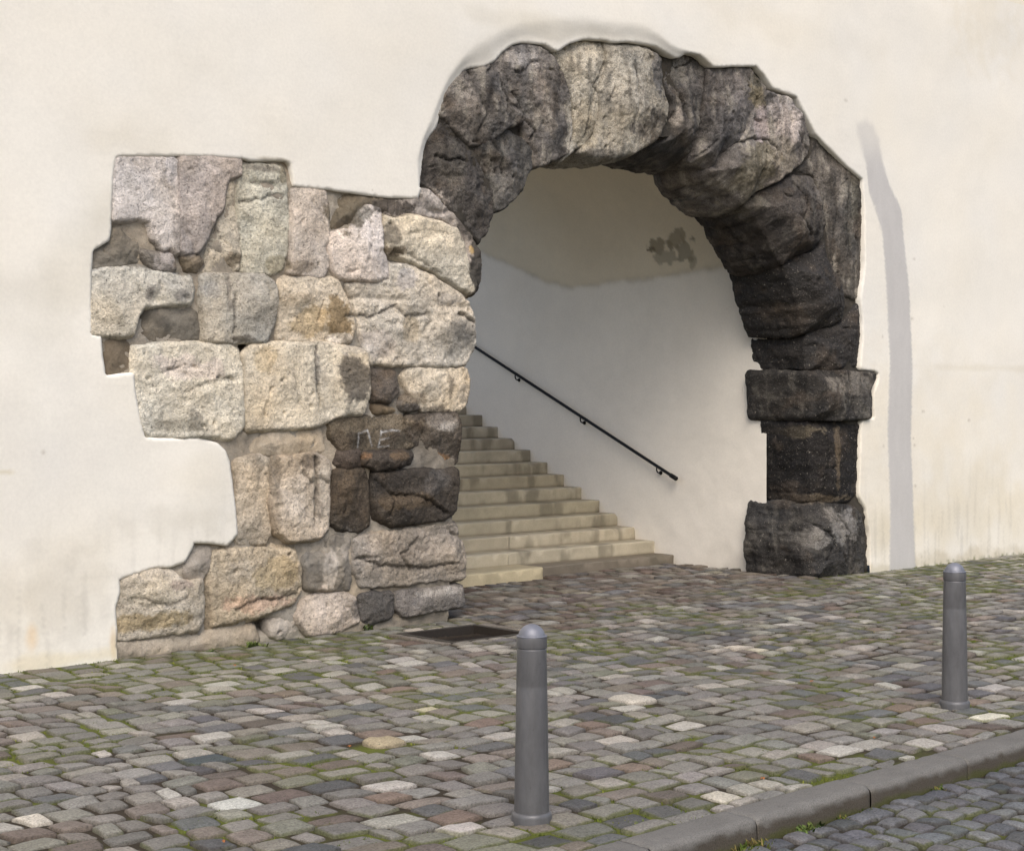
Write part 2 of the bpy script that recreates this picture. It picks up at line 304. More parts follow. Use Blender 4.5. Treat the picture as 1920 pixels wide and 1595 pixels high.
    area = np.sum(b[:, 0] * np.roll(b[:, 1], -1) - b[:, 1] * np.roll(b[:, 0], -1))
    if area < 0: nrm = -nrm
    nr = max(3, int(depth / .03)); rings = [v]; faces = [tri]; prev = nb_idx; base_n = len(v)
    for k in range(1, nr + 1):
        yy = ring[:, 1] + (depth - prot - ring[:, 1]) * k / nr
        q3 = np.stack([ring[:, 0], yy, ring[:, 2]], 1)
        off = belly * (math.sin(math.pi * .62 * k / nr) if lead else math.sin(math.pi * k / nr)) + rough * ((.034 if lead else .022) * fbm(q3, 2.6, 4, seed) + .012 * (ridge(q3, 6, 3, seed) - (.45 if lead else 0)) + .006 * fbm(q3, 20, 2)) * min(1, k / (7 if lead else 3)) - .004 * k / nr
        off = off - (rough * .004 if lead else 0)
        q3[:, 0] += nrm[:, 0] * off; q3[:, 2] += nrm[:, 1] * off
        rings.append(q3); idx = base_n + np.arange(nb); base_n += nb
        n1, n2 = np.roll(prev, -1), np.roll(idx, -1)
        faces.append(np.stack([prev, idx, n2, n1], 1) if area > 0 else np.stack([prev, n1, n2, idx], 1)); prev = idx
    V = np.concatenate(rings)
    # orientation: make front faces look to -Y
    a_, b_, c_ = v[tri[0, 0]], v[tri[0, 1]], v[tri[0, 2]]
    if np.cross(b_ - a_, c_ - a_)[1] > 0: faces[0] = tri[:, ::-1]
    cc = shade(V, col, var, True, streak, seed)
    dd = np.concatenate([d, np.zeros(len(V) - len(v))])
    cc *= (1 - np.where(V[:, 1] < .1, .38, .1) * np.exp(-dd / .009) * (.6 + .6 * fbm(V, 6, 2, 8)))[:, None]       # darker along the joint edges
    cc[:len(ck)] *= (1 - .62 * ck)[:, None]
    if strokes:
        for s_ in strokes:
            a = P(*np.array(s_, float).T, Y=-prot); dist = pdist(V[:, [0, 2]], a, False)
            w_ = np.clip(1.3 - dist / .009, 0, 1) * (.55 + .5 * fbm(V, 20, 2)); w_ = np.clip(w_, 0, .8)
            cc = cc * (1 - w_[:, None]) + lin((195, 195, 195)) * w_[:, None]
    o = mesh_obj(name, V, faces, mat or M_pale, parent, cc)
    if label: o['label'] = label
    return o

GATE = thing('ancient_stone_gate', 'ancient gateway of pale rough blocks and a blackened round arch set in the cream wall', 'stone gate', (0, 0, 0))
HOLE = [(218,291),(340,291),(400,293),(458,297),(470,301),(535,301),(545,308),(550,330),(552,348),(620,355),(680,364),(730,370),(783,371),(789,352),(792,340),(795,290),(800,266),(808,252),(820,238),(828,205),(834,185),(842,168),(858,145),(870,131),(882,127),(905,125),(922,115),(938,97),(957,84),(975,80),(990,81),(1017,83),(1034,93),(1041,96),(1062,82),(1090,74),(1130,76),(1140,81),(1170,79),(1200,83),(1224,88),(1245,100),(1262,108),(1270,107),(1285,99),(1305,103),(1318,113),(1332,126),(1380,124),(1415,124),(1430,141),(1447,166),(1470,174),(1492,181),(1500,200),(1510,218),(1528,252),(1560,284),(1589,312),(1605,325),(1618,336),(1621,400),(1621,500),(1613,560),(1617,600),(1617,640),(1612,692),(1640,695),(1646,700),(1645,714),(1636,740),(1638,785),(1614,791),(1612,850),(1610,930),(1622,952),(1630,1000),(1630,1085),(1400,1120),(1000,1190),(600,1230),(216,1262),(216,1232),(218,1180),(215,1140),(224,1110),(222,1085),(240,1078),(258,1073),(290,1062),(318,1062),(345,1053),(358,1030),(362,1016),(390,1016),(425,1021),(436,1010),(444,1000),(440,960),(432,900),(428,865),(420,846),(405,832),(370,823),(300,823),(270,822),(262,790),(252,740),(248,700),(195,706),(188,650),(187,632),(170,629),(168,560),(168,510),(172,468),(202,450),(206,430),(208,380),(212,330)]
hole = P(*np.array(HOLE, float).T, Y=-.045)

# ---- left ashlar blocks: (outline, projection, colour, options)
A = []
def blk(poly, prot, col, **k): A.append((poly, prot, col, k))
blk([(219,294),(336,295),(338,380),(337,476),(322,462),(308,470),(297,455),(288,446),(287,428),(282,416),(262,408),(238,413),(214,413),(215,350)], .075, (200,188,176), r=.02, rough=.55)
blk([(212,425),(240,420),(278,424),(288,455),(300,470),(322,480),(322,503),(290,500),(268,492),(238,498),(172,506),(171,470),(202,453)], .05, (128,120,106), r=.03, mat='m')
blk([(266,470),(298,474),(325,480),(331,505),(300,507),(280,496)], .075, (168,158,150), r=.02)
blk([(341,294),(400,294),(456,300),(456,328),(434,335),(426,360),(425,390),(408,408),(396,440),(376,472),(350,476),(341,468),(341,380)], .095, (170,158,148), r=.02, rough=.6)
blk([(434,337),(448,338),(452,380),(453,430),(454,470),(449,509),(386,510),(386,486),(398,450),(411,425),(426,395),(426,362)], .07, (178,166,144), rough=1.1)
blk([(343,480),(374,478),(381,492),(372,510),(350,508)], .05, (135,120,98))
blk([(457,310),(490,307),(530,312),(541,322),(545,352),(547,400),(546,450),(538,500),(520,512),(462,511),(456,480),(457,430),(452,380),(453,340)], .085, (184,178,158), rough=.9)
blk([(553,350),(615,357),(622,390),(622,420),(623,445),(622,500),(612,519),(546,513),(549,470),(551,400)], .08, (196,182,166), rough=.8)
blk([(623,358),(690,368),(728,373),(726,398),(692,382),(680,398),(665,430),(626,437),(620,415)], .045, (118,106,88), r=.02, mat='m')
blk([(625,442),(665,433),(676,402),(692,384),(718,392),(722,420),(722,470),(734,500),(735,521),(700,524),(645,521),(630,500),(624,470)], .095, (212,196,180), rough=.9)
blk([(733,374),(782,373),(792,352),(812,356),(838,382),(866,412),(888,440),(905,470),(908,520),(903,545),(893,552),(884,520),(870,440),(835,411),(800,406),(772,398),(748,408),(728,400)], .10, (168,156,144), rough=1.1, r=.03)
blk([(727,402),(747,411),(772,401),(800,409),(834,414),(866,430),(880,470),(893,510),(900,535),(896,552),(884,550),(868,541),(820,510),(770,488),(731,475),(724,440)], .125, (204,192,168), rough=.9, r=.05)
blk([(655,530),(735,525),(740,493),(770,493),(820,515),(868,546),(888,566),(898,600),(902,630),(896,662),(880,687),(770,688),(698,684),(690,650),(676,600),(668,560)], .13, (196,184,164), rough=1.4, r=.06, bulge=.03)
blk([(172,509),(238,501),(262,500),(288,507),(330,513),(364,521),(370,545),(362,569),(330,572),(276,573),(262,592),(252,626),(230,630),(172,628),(169,560)], .10, (202,194,176), r=.025, rough=.8)
blk([(277,577),(370,574),(384,592),(385,636),(300,641),(246,640),(256,602)], .02, (120,112,98), mat='m', rough=.5)
blk([(388,518),(430,515),(500,517),(519,530),(524,560),(520,600),(506,640),(450,641),(391,638),(389,590),(384,550)], .105, (174,166,150), rough=.7)
blk([(533,523),(590,522),(640,523),(652,548),(666,580),(672,612),(664,640),(640,643),(590,642),(527,638),(529,590),(531,550)], .09, (200,184,158), rough=1.0)
blk([(189,636),(235,632),(248,650),(248,694),(198,705)], .03, (120,106,86), mat='m', rough=.6)
blk([(251,649),(300,643),(400,642),(440,643),(455,660),(461,700),(464,760),(463,800),(440,823),(400,819),(350,822),(282,820),(266,798),(256,740),(251,700)], .11, (206,196,174), rough=.95, r=.05)
blk([(469,665),(481,649),(540,645),(620,646),(690,661),(694,700),(694,745),(688,774),(640,779),(600,799),(540,804),(471,804),(467,760),(466,700)], .115, (206,192,166), rough=.85)
blk([(704,692),(745,693),(754,735),(734,757),(705,751),(700,720)], .09, (100,92,84), mat='d', r=.04)
blk([(772,692),(885,690),(890,720),(884,756),(868,770),(800,771),(790,760),(771,735),(763,706)], .10, (196,182,158), rough=1.1)
blk([(763,744),(780,746),(787,767),(763,770),(751,760)], .08, (105,98,90), mat='d')
blk([(706,758),(745,762),(760,773),(700,776),(700,762)], .05, (126,112,90), mat='m')
blk([(500,812),(545,806),(604,802),(614,846),(560,858),(528,856),(470,850),(480,825)], .04, (172,156,132), mat='m', rough=.6)
blk([(617,788),(700,779),(758,777),(766,802),(780,838),(700,848),(642,848),(622,820)], .055, (112,100,82), rough=.6, ds=.009, mat='d',
    strokes=[[(672,812),(672,838)],[(690,806),(700,836)],[(676,812),(690,806)],[(716,808),(712,838),(732,836)],[(716,810),(738,806),(752,808)],[(716,824),(730,821)]])
blk([(766,780),(860,773),(866,800),(867,868),(800,875),(790,850),(772,830),(763,802)], .075, (100,90,78), mat='d', rough=1.2)
blk([(637,849),(680,846),(682,874),(652,879),(635,870)], .09, (92,80,70), mat='d')
blk([(686,851),(760,847),(781,852),(777,870),(712,880),(686,871)], .095, (86,78,70), mat='d')
blk([(448,866),(494,856),(511,861),(513,910),(511,960),(513,1000),(504,1020),(452,1018),(446,1000),(449,930),(452,890)], .085, (188,172,148), rough=.9)
blk([(517,876),(522,859),(560,858),(600,852),(627,869),(627,900),(624,990),(600,1009),(552,1014),(527,1000),(517,960)], .11, (182,166,144), rough=1.2)
blk([(633,883),(690,881),(697,902),(699,984),(680,997),(642,991),(627,980),(631,920)], .09, (84,74,62), mat='d')
blk([(704,886),(790,880),(865,877),(868,920),(862,960),(842,977),(740,988),(716,975),(702,940)], .12, (72,65,57), mat='d', r=.06)
blk([(402,1036),(470,1026),(560,1029),(572,1070),(571,1110),(558,1134),(500,1155),(440,1171),(404,1175),(398,1130),(397,1070)], .12, (170,154,128), rough=1.2, r=.05)
blk([(223,1086),(255,1074),(290,1064),(328,1067),(350,1092),(384,1082),(390,1120),(388,1160),(378,1181),(330,1190),(280,1199),(222,1203),(219,1160),(226,1120)], .10, (182,170,150), rough=1.2, r=.05)
blk([(346,1056),(361,1021),(395,1026),(398,1060),(384,1088),(360,1090),(346,1075)], .07, (150,138,122), mat='m')
blk([(741,993),(800,988),(864,983),(872,1010),(880,1040),(878,1084),(760,1100),(681,1104),(666,1060),(671,1012),(700,1000)], .115, (138,128,114), rough=1.4, r=.04)
blk([(590,1017),(664,1002),(669,1060),(664,1104),(630,1109),(582,1100),(577,1050)], .09, (126,120,110), rough=1.4, mat='m')
blk([(594,1119),(650,1115),(672,1121),(680,1164),(642,1186),(582,1191),(562,1160),(574,1126)], .085, (180,166,150), rough=.9)
blk([(677,1116),(740,1111),(742,1154),(702,1170),(684,1164)], .07, (98,94,90), mat='d', rough=.8)
blk([(749,1111),(872,1096),(876,1136),(820,1146),(762,1156),(748,1140)], .08, (122,116,110), mat='d', rough=.8)
blk([(505,1168),(560,1150),(574,1190),(522,1198),(510,1190)], .05, (160,148,132), mat='m')
blk([(220,1206),(280,1203),(380,1187),(430,1176),(480,1174),(492,1200),(480,1215),(380,1226),(300,1236),(218,1246)], .06, (156,144,126), mat='m', rough=.7)
MT = {'m': M_mort, 'd': M_dark}
ASH = thing('ashlar_masonry', '', 'x'); del ASH['label']; del ASH['category']; ASH.parent = GATE
for poly, prot, col, k in A:
    k = dict(k); k.setdefault('depth', .34 if max(q[0] for q in poly) > 850 else .14); mt = MT.get(k.pop('mat', None), M_pale)
    stone('stone_block', poly, prot, col, ASH, mt, **k)

# ---- arch ring
RING = bpy.data.objects.new('arch_ring', None); C.objects.link(RING); RING.parent = GATE
def vs(poly, prot, col, depth=.5, **k):
    k.setdefault('r', .045); k.setdefault('rough', 1.45); k.setdefault('bulge', .045); k.setdefault('grow', .013); k.setdefault('streak', .45)
    if min(q[0] for q in poly) > 1150: k.setdefault('lead', .3)
    stone('arch_stone', poly, prot, col, RING, M_dark, depth=depth, **k)
vs([(830,214),(856,240),(887,278),(910,312),(928,345),(936,375),(935,400),(922,432),(907,456),(890,430),(866,408),(840,383),(820,356),(800,344),(790,345),(792,300),(795,280),(816,247)], .10, (84,79,74), streak=.1)
vs([(830,212),(834,183),(851,155),(876,129),(907,128),(920,120),(945,148),(963,172),(985,205),(988,225),(954,240),(930,261),(893,275),(855,238)], .13, (104,98,92))
vs([(890,277),(929,261),(954,240),(992,262),(1010,286),(1010,312),(996,330),(994,347),(960,388),(938,398),(930,345),(910,308)], .10, (92,88,82), streak=.25)
vs([(920,118),(935,98),(957,85),(986,82),(1017,84),(1039,96),(1052,114),(1067,145),(1080,195),(1083,240),(1074,288),(1045,302),(1012,311),(1010,286),(992,258),(989,214),(964,175),(947,145)], .14, (118,110,102), streak=.6)
vs([(1041,96),(1073,81),(1099,75),(1132,79),(1144,111),(1141,130),(1129,155),(1132,195),(1125,240),(1107,266),(1077,289),(1060,300),(1083,258),(1083,208),(1069,145),(1054,114)], .10, (172,162,142), streak=.4)
vs([(1140,81),(1179,80),(1223,89),(1250,105),(1251,154),(1262,192),(1260,223),(1245,257),(1216,278),(1188,290),(1167,297),(1130,297),(1097,286),(1126,252),(1133,210),(1133,165),(1145,125)], .16, (150,142,126), depth=.85, streak=.5, bulge=.06, r=.08)
vs([(1252,106),(1267,110),(1285,101),(1306,105),(1329,127),(1332,154),(1327,201),(1323,292),(1285,284),(1243,274),(1257,242),(1264,192),(1253,154)], .07, (84,79,74), depth=.9, streak=.3, belly=.12)
vs([(1334,128),(1395,125),(1416,127),(1442,161),(1445,178),(1422,210),(1408,245),(1382,288),(1362,316),(1342,306),(1324,294),(1328,201),(1334,154)], .12, (104,97,91), depth=.95, streak=.35, belly=.02)
vs([(1447,169),(1491,183),(1508,218),(1527,254),(1524,290),(1492,321),(1458,345),(1430,380),(1400,350),(1364,317),(1385,288),(1409,250),(1424,206)], .17, (124,115,106), depth=1.0, streak=.6, belly=.13)
vs([(1494,326),(1530,330),(1546,373),(1554,420),(1548,448),(1520,475),(1494,493),(1476,460),(1459,427),(1445,403),(1431,382),(1458,350)], .15, (70,63,57), depth=1.0, streak=.15, bulge=.08, r=.10, belly=.09)
vs([(1530,257),(1589,315),(1619,338),(1621,405),(1618,520),(1611,560),(1590,555),(1562,500),(1555,425),(1546,373),(1532,328),(1500,320),(1526,290)], .06, (90,82,72), depth=.2, streak=.45, rough=1.1, r=.04, lead=0, grow=.02)
PIER = bpy.data.objects.new('stone_pier', None); C.objects.link(PIER); PIER.parent = GATE
def pr(name, poly, prot, col, depth, **k):
    k.setdefault('rough', 1.3); k.setdefault('bulge', .03); k.setdefault('r', .10); k.setdefault('grow', .014)
    k.setdefault('lead', .26)
    stone(name, poly, prot, col, PIER, M_pier, depth=depth, **k)
pr('arch_stone', [(1494,497),(1520,479),(1550,451),(1562,500),(1590,557),(1586,600),(1530,626),(1522,600),(1514,565),(1504,530)], .12, (54,50,47), 1.0, bulge=.07, r=.1, belly=.04)
pr('arch_stone', [(1532,628),(1586,602),(1613,562),(1616,600),(1616,640),(1611,692),(1536,695)], .09, (55,51,48), 1.0, belly=-.01)
pr('impost', [(1540,697),(1580,695),(1646,699),(1645,712),(1637,732),(1639,784),(1600,787),(1545,787)], .15, (58,54,50), 1.08, r=.04, belly=.02, rough=.8, streak=.2)
pr('shaft_block', [(1536,789),(1614,791),(1611,850),(1609,930),(1590,946),(1545,946),(1540,880)], .09, (40,36,34), .86, rough=1.1)
pr('base_block', [(1538,950),(1560,943),(1600,946),(1621,958),(1630,1000),(1629,1090),(1536,1096),(1530,1020)], .12, (62,59,56), 1.05, r=.08, rough=1.5, streak=.15)

# ---- mortar core behind the blocks, with the arch opening
th = np.linspace(math.pi, 0, 60); ell = np.stack([XC + (AE + .05) * np.cos(th), ZS + (RE + .05) * np.sin(th)], 1)
top = hole[:HOLE.index((1630,1085))]; bot = hole[HOLE.index((216,1262)):]
th = np.linspace(math.pi * .49, 0, 32); er = np.stack([XC + (AE + .10) * np.cos(th), ZS + (RE + .08) * np.sin(th)], 1)
al = P(*np.array([(858,700),(868,640),(872,560),(874,500),(874,462),(896,428),(914,392),(944,368),(976,330),(1004,298),(1056,282),(1110,266),(1180,262)], float).T, 0)
ell = np.concatenate([al, er])
core_poly = np.concatenate([top, [[top[-1][0], -.1], [XR + .16, -.1]], ell[::-1], [[XL - .26, -.1], [bot[0][0], -.1]], bot[1:]])
core_poly = np.array([q for i, q in enumerate(core_poly) if i == 0 or np.linalg.norm(q - core_poly[i - 1]) > 1e-4])
pts, tri, nb, b = cdt(core_poly, .028)
p3 = np.stack([pts[:, 0], np.zeros(len(pts)), pts[:, 1]], 1)
y = -.022 + .030 * fbm(p3, 4, 4) + .014 * fbm(p3, 20, 3)
for (px, py, rx, ry, d) in [(463, 655, 12, 16, .18), (393, 1125, 8, 55, .2), (490, 1172, 22, 10, .2), (514, 930, 5, 70, .1), (700, 910, 6, 50, .1), (740, 372, 20, 8, .06), (466, 740, 5, 60, .1), (660, 545, 14, 16, .1), (730, 480, 18, 14, .06), (740, 1135, 5, 20, .08), (450, 480, 6, 40, .06), (762, 790, 6, 14, .08), (768, 705, 6, 12, .12)]:
    o = P(px, py, 0); e = P(px + rx, py, 0); n_ = P(px, py + ry, 0)
    y += d * np.exp(-(((pts[:, 0] - o[0]) / (e[0] - o[0])) ** 2 + ((pts[:, 1] - o[1]) / (n_[1] - o[1])) ** 2))
v = np.stack([pts[:, 0], y, pts[:, 1]], 1)
if np.cross(v[tri[0, 1]] - v[tri[0, 0]], v[tri[0, 2]] - v[tri[0, 0]])[1] > 0: tri = tri[:, ::-1]
cc = shade(v, (146, 136, 120), 1.0, False)
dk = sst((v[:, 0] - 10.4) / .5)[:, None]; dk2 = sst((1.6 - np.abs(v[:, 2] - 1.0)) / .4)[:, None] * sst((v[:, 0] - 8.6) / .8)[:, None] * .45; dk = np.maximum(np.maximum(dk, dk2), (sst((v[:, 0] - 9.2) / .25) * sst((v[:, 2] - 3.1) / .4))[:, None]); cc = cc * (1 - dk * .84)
gp_ = np.where(v[:, 2] > ZS, (np.hypot((v[:, 0] - XC) / AE, (v[:, 2] - ZS) / RE) - 1) * 2.4, v[:, 0] - XC - AE)
v[:, 1] += .16 * (1 - np.clip(gp_ / .5, 0, 1)) * (v[:, 0] > 13)
v[:, 1] += .03 * sst((v[:, 0] - 10.0) / .5) * (v[:, 2] > 2.6) + .01
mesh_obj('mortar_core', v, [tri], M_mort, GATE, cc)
# soffit and jambs of the arch behind the stones
prof = np.concatenate([[[XL - .26, -.1], [XL - .24, 1.0]], ell, [[XR + .15, 1.0], [XR + .16, -.1]]]); prof = resample(prof, .06, False)
ys = np.linspace(.02, .72, 12); vv = []
for yy in ys:
    q = np.stack([prof[:, 0], np.full(len(prof), yy), prof[:, 1]], 1); k = .03 * fbm(q, 4, 3); q[:, 2] += k * (q[:, 2] > 2.2); q[:, 0] += k * .3; q[:, 1] += np.where(q[:, 0] > 12.8, .24 * (1 - (yy - .02) / .7), 0); vv.append(q)
n = len(prof); vv = np.concatenate(vv); fs = []
for i in range(len(ys) - 1):
    a = np.arange(n - 1) + i * n; fs.append(np.stack([a, a + 1, a + 1 + n, a + n], 1))
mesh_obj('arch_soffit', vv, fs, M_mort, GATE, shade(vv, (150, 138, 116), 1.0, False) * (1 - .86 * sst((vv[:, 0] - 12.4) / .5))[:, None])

# ------------------------------------------------------------------ plaster wall of the building
x0, x1, zt = -6.0, 30.0, 8.6
hd = offset(resample(chaikin(hole, 1), .03), -.010); h3 = np.stack([hd[:, 0], 0 * hd[:, 0], hd[:, 1]], 1)
hd = hd + np.stack([fbm(h3, 5, 3, 1), fbm(h3, 5, 3, 2)], 1) * .005
above = hd[hd[:, 1] > .03]
i0 = np.argmax(np.linalg.norm(np.diff(np.concatenate([above, above[:1]]), axis=0), axis=1)) + 1
edge = np.roll(above, -i0, 0)               # runs from one foot of the opening to the other
if edge[0, 0] > edge[-1, 0]: edge = edge[::-1]
edge[0, 1] = edge[-1, 1] = -.12
nx0, nx1 = 3.0, 21.0                         # finely meshed stretch
fine = np.concatenate([[[nx0, -.12]], edge, [[nx1, -.12], [nx1, 6.9], [nx0, 6.9]]])
ds = .032
e2 = resample(edge[1:-1], .016, False)
dense = np.concatenate([resample(np.concatenate([fine[:2]]), ds, False), e2, resample(np.concatenate([[edge[-1]], fine[-3:], fine[:1]]), ds, False)[:-1]])
def tri_grid(s_):
    gx, gy = np.meshgrid(np.arange(nx0, nx1, s_), np.arange(-.12, 6.9, s_ * .87)); gx = gx + (np.arange(gx.shape[0]) % 2)[:, None] * s_ * .5
    return np.stack([gx.ravel(), gy.ravel()], 1) + rng.uniform(-.2, .2, (gx.size, 2)) * s_
ga = tri_grid(ds); gb = tri_grid(.016); bl, bh = e2.min(0) - .15, e2.max(0) + .15
gb = gb[((gb > bl) & (gb < bh)).all(1)]; db = pdist(gb, e2[::3], False); gb = gb[(db < .13) & (db > .011)]
da = pdist(ga, e2[::4], False); ga = ga[da > .135]
g = np.concatenate([ga, gb]); g = g[inside(g, fine)]
nb = len(dense); r_ = delaunay_2d_cdt([Vector(q) for q in np.concatenate([dense, g]).tolist()], [], [list(range(nb))], 1, 1e-6)
pts = np.array([tuple(q) for q in r_[0]]); tri = np.array([t for t in r_[2] if len(t) == 3])
d = pdist(pts, e2, False)
p3 = np.stack([pts[:, 0], np.zeros(len(pts)), pts[:, 1]], 1)
y = -.060 + .014 * fbm(p3, .7, 2, 4) + .0015 * fbm(p3, 3.5, 3, 9)
y += .012 * (1 - np.sqrt(np.clip(1 - (1 - np.clip(d / .016, 0, 1)) ** 2, 0, 1)))
BAND = [(786,352),(780,300),(790,262),(808,215),(822,178),(838,140),(868,100),(900,74),(935,54),(965,43),(1010,38),(1050,33),(1080,30),(1105,38),(1150,42),(1192,46),(1222,62),(1250,84),(1284,99),(1290,130),(1200,125),(1130,120),(1060,122),(980,125),(930,150),(890,165),(860,200),(835,260),(815,300),(805,352)]
bw = P(*np.array(BAND, float).T, Y=-.06); outer = bw[:19]
ib = inside(pts, bw); d = np.where(np.arange(len(pts)) < 0, d, d); do = pdist(pts, outer, False); t = sst(do / (do + d + 1e-6) * 1.05)
y += np.where(ib, .036 * t, 0)
# the plaster swells forward above the arch and round the lower left pillow
o = P(1060, 20, 0); y -= .075 * np.exp(-(np.abs(pts[:, 0] - o[0]) / 2.3) ** 3 - ((pts[:, 1] - o[1] + .2) / .9) ** 2)
o = P(370, 910, 0); y -= .03 * np.exp(-((pts[:, 0] - o[0]) / .3) ** 2 - ((pts[:, 1] - o[1]) / .4) ** 2)
y += .02 * np.exp(-((pts[:, 0] - P(200, 300)[0]) / .5) ** 2 - ((pts[:, 1] - P(200, 300)[1]) / .4) ** 2)
for q, lo in ((pts[:, 0] - nx0, 0), (nx1 - pts[:, 0], 0), (6.9 - pts[:, 1], 0)): y = -.06 + (y + .06) * sst(q / .4 + 0)
c = np.tile(lin((229, 225, 215)), (len(pts), 1))
def stain_shade(px, py, rx, ry, col, s, soft=.8, rot=0.0, nzs=2.5, na=.6):
    global c
    o = P(px, py, -.06); e = P(px + rx, py, -.06)[0] - o[0]; f_ = abs(P(px, py + ry, -.06)[1] - o[1])
    m_ = max(abs(e), abs(f_)) * 2.2; K = np.where((np.abs(pts[:, 0] - o[0]) < m_) & (np.abs(pts[:, 1] - o[1]) < m_))[0]
    if not len(K): return
    dx, dz = pts[K, 0] - o[0], pts[K, 1] - o[1]
    if rot: dx, dz = dx * math.cos(rot) + dz * math.sin(rot), -dx * math.sin(rot) + dz * math.cos(rot)
    w = sst((1.1 - np.sqrt((dx / e) ** 2 + (dz / f_) ** 2) + na * fbm(p3[K], nzs, 4, px * .1)) / soft) * s
    c[K] = c[K] * (1 - w[:, None]) + lin(col) * w[:, None]
stain_shade(150, 500, 90, 420, (205, 200, 186), .30, 1.0, -.5); stain_shade(215, 260, 70, 40, (214, 208, 194), .4, 1.0); stain_shade(180, 420, 40, 90, (196, 190, 174), .35, 1.0, -.4)  # greyish bands painting the soft shading of the uneven plaster
stain_shade(90, 1130, 150, 120, (196, 191, 180), .4, .9, 0, 5, .8); stain_shade(330, 980, 110, 40, (200, 194, 180), .35, .9, 0, 5, .8); stain_shade(1500, 60, 200, 40, (216, 210, 196), .3, 1); stain_shade(60, 540, 120, 60, (200, 195, 182), .3, 1.0); stain_shade(100, 900, 220, 260, (214, 210, 202), .35, 1.2); stain_shade(380, 890, 90, 80, (208, 200, 182), .35, 1.1)
stain_shade(120, 1090, 160, 110, (205, 196, 178), .35, 1.0); stain_shade(60, 1190, 14, 30, (222, 196, 158), .6); stain_shade(214, 1210, 10, 40, (206, 176, 122), .5); stain_shade(120, 1235, 160, 18, (216, 204, 172), .5)
stain_shade(1060, 60, 200, 26, (205, 199, 184), .4, .9); stain_shade(880, 130, 60, 70, (200, 194, 180), .4, 1); stain_shade(1290, 110, 50, 16, (205, 198, 184), .5, 1); stain_shade(510, 300, 40, 6, (176, 168, 150), .6);  # greys above the arch paint the shade of the downward slope
stain_shade(1850, 40, 80, 120, (214, 205, 184), .35, 1, 0, 5); stain_shade(1850, 690, 220, 8, (206, 198, 178), .35, 1); stain_shade(1800, 960, 300, 130, (208, 198, 174), .5, 1.2); stain_shade(1650, 1010, 40, 60, (200, 192, 172), .5, 1)
stain_shade(1700, 1060, 500, 24, (172, 160, 132), .45, 1.1, .0, 4, 1.0); stain_shade(1880, 1048, 140, 9, (98, 104, 58), .75, .8, 0, 9, 1.4); stain_shade(1700, 820, 260, 200, (222, 212, 190), .4, 1.2); stain_shade(10, 885, 24, 6, (196, 184, 150), .5)
for k in range(70):
    px = rng.uniform(0, 1920); py = rng.uniform(40, 1200)
    if k < 22: px, py = rng.uniform(1628, 1720), rng.uniform(430, 1060)
    stain_shade(px, py, rng.uniform(1, 3), rng.uniform(1, 3), (140, 128, 108), .4, .5)
# drips and vertical brush marks near the ground
drip = fbm(p3 * [14, 1, 1.2], 1, 3, 60); low = sst((1.5 - pts[:, 1]) / 1.4)
c *= (1 - .12 * low * sst((drip - .1) / .3))[:, None]
c *= (1 - .05 * sst(fbm(p3 * [3, 1, 20], 1, 3, 22) / .8) * np.exp(-d / .5))[:, None]
c *= (1 + .035 * fbm(p3, .6, 3, 70) + .02 * fbm(p3, 4, 3, 71))[:, None] * (1 + .012 * fbm(p3, 1.1, 2, 75))[:, None] ** np.array([1, 0, -2.])
# grey repair strip
STR = [(1606,236),(1622,226),(1638,232),(1650,262),(1655,300),(1668,345),(1690,392),(1697,470),(1706,560),(1710,680),(1708,820),(1712,960),(1716,1075),(1666,1080),(1668,960),(1664,800),(1668,680),(1664,560),(1655,440),(1643,395),(1630,360),(1625,310),(1616,275)]
sw = P(*np.array(STR, float).T, Y=-.06); insd = inside(pts, sw); dsr = pdist(pts, sw)
sgn = np.where(insd, dsr, -dsr); upper = sst((pts[:, 1] - P(1640, 330)[1]) / .5)
w = sst((sgn / (.022 + .10 * upper)) + .5 + .2 * fbm(p3, 8, 2)) * (.95 - .45 * upper)
c = c * (1 - w[:, None]) + lin((187, 185, 183)) * w[:, None] * (1 + .04 * fbm(p3 * [3, 1, 1], 3, 2))[:, None]
y += -.004 * sst(sgn / .03 + .5) * (1 - upper)
v = np.stack([pts[:, 0], y, pts[:, 1]], 1)
if np.cross(v[tri[0, 1]] - v[tri[0, 0]], v[tri[0, 2]] - v[tri[0, 0]])[1] > 0: tri = tri[:, ::-1]
# a returned lip along the opening's edge, and the coarse rest of the wall
n0 = len(v); ne = np.where(d[:nb] < .02)[0]; ne = ne[pts[ne, 1] > -.05]
lipv, lipf = [], []
de = set(map(tuple, np.concatenate([tri[:, [0, 1]], tri[:, [1, 2]], tri[:, [2, 0]]]).tolist()))
for a, b_ in zip(ne[:-1], ne[1:]):
    if b_ == a + 1:
        k = n0 + len(lipv); lipv += [v[a] + [0, .12, 0], v[b_] + [0, .12, 0]]; lipf.append([a, k, k + 1, b_] if (a, b_) in de else [a, b_, k + 1, k])
lipv = np.array(lipv); lipf = np.array(lipf)
Vv = np.concatenate([v, lipv]); n1 = len(Vv)
def quadp(xa, xb, za, zb):
    global Vv
    k = len(Vv); Vv = np.concatenate([Vv, [[xa, -.06, za], [xb, -.06, za], [xb, -.06, zb], [xa, -.06, zb]]]); return [k, k + 1, k + 2, k + 3]
big = [quadp(x0, nx0, -.12, 6.9), quadp(nx1, x1, -.12, 6.9), quadp(x0, x1, 6.9, zt)]
k = len(Vv)  # thickness: top and back of the building's front wall, both ends
Vv = np.concatenate([Vv, [[x0, 1.1, -.12], [x1, 1.1, -.12], [x1, 1.1, zt], [x0, 1.1, zt]]])
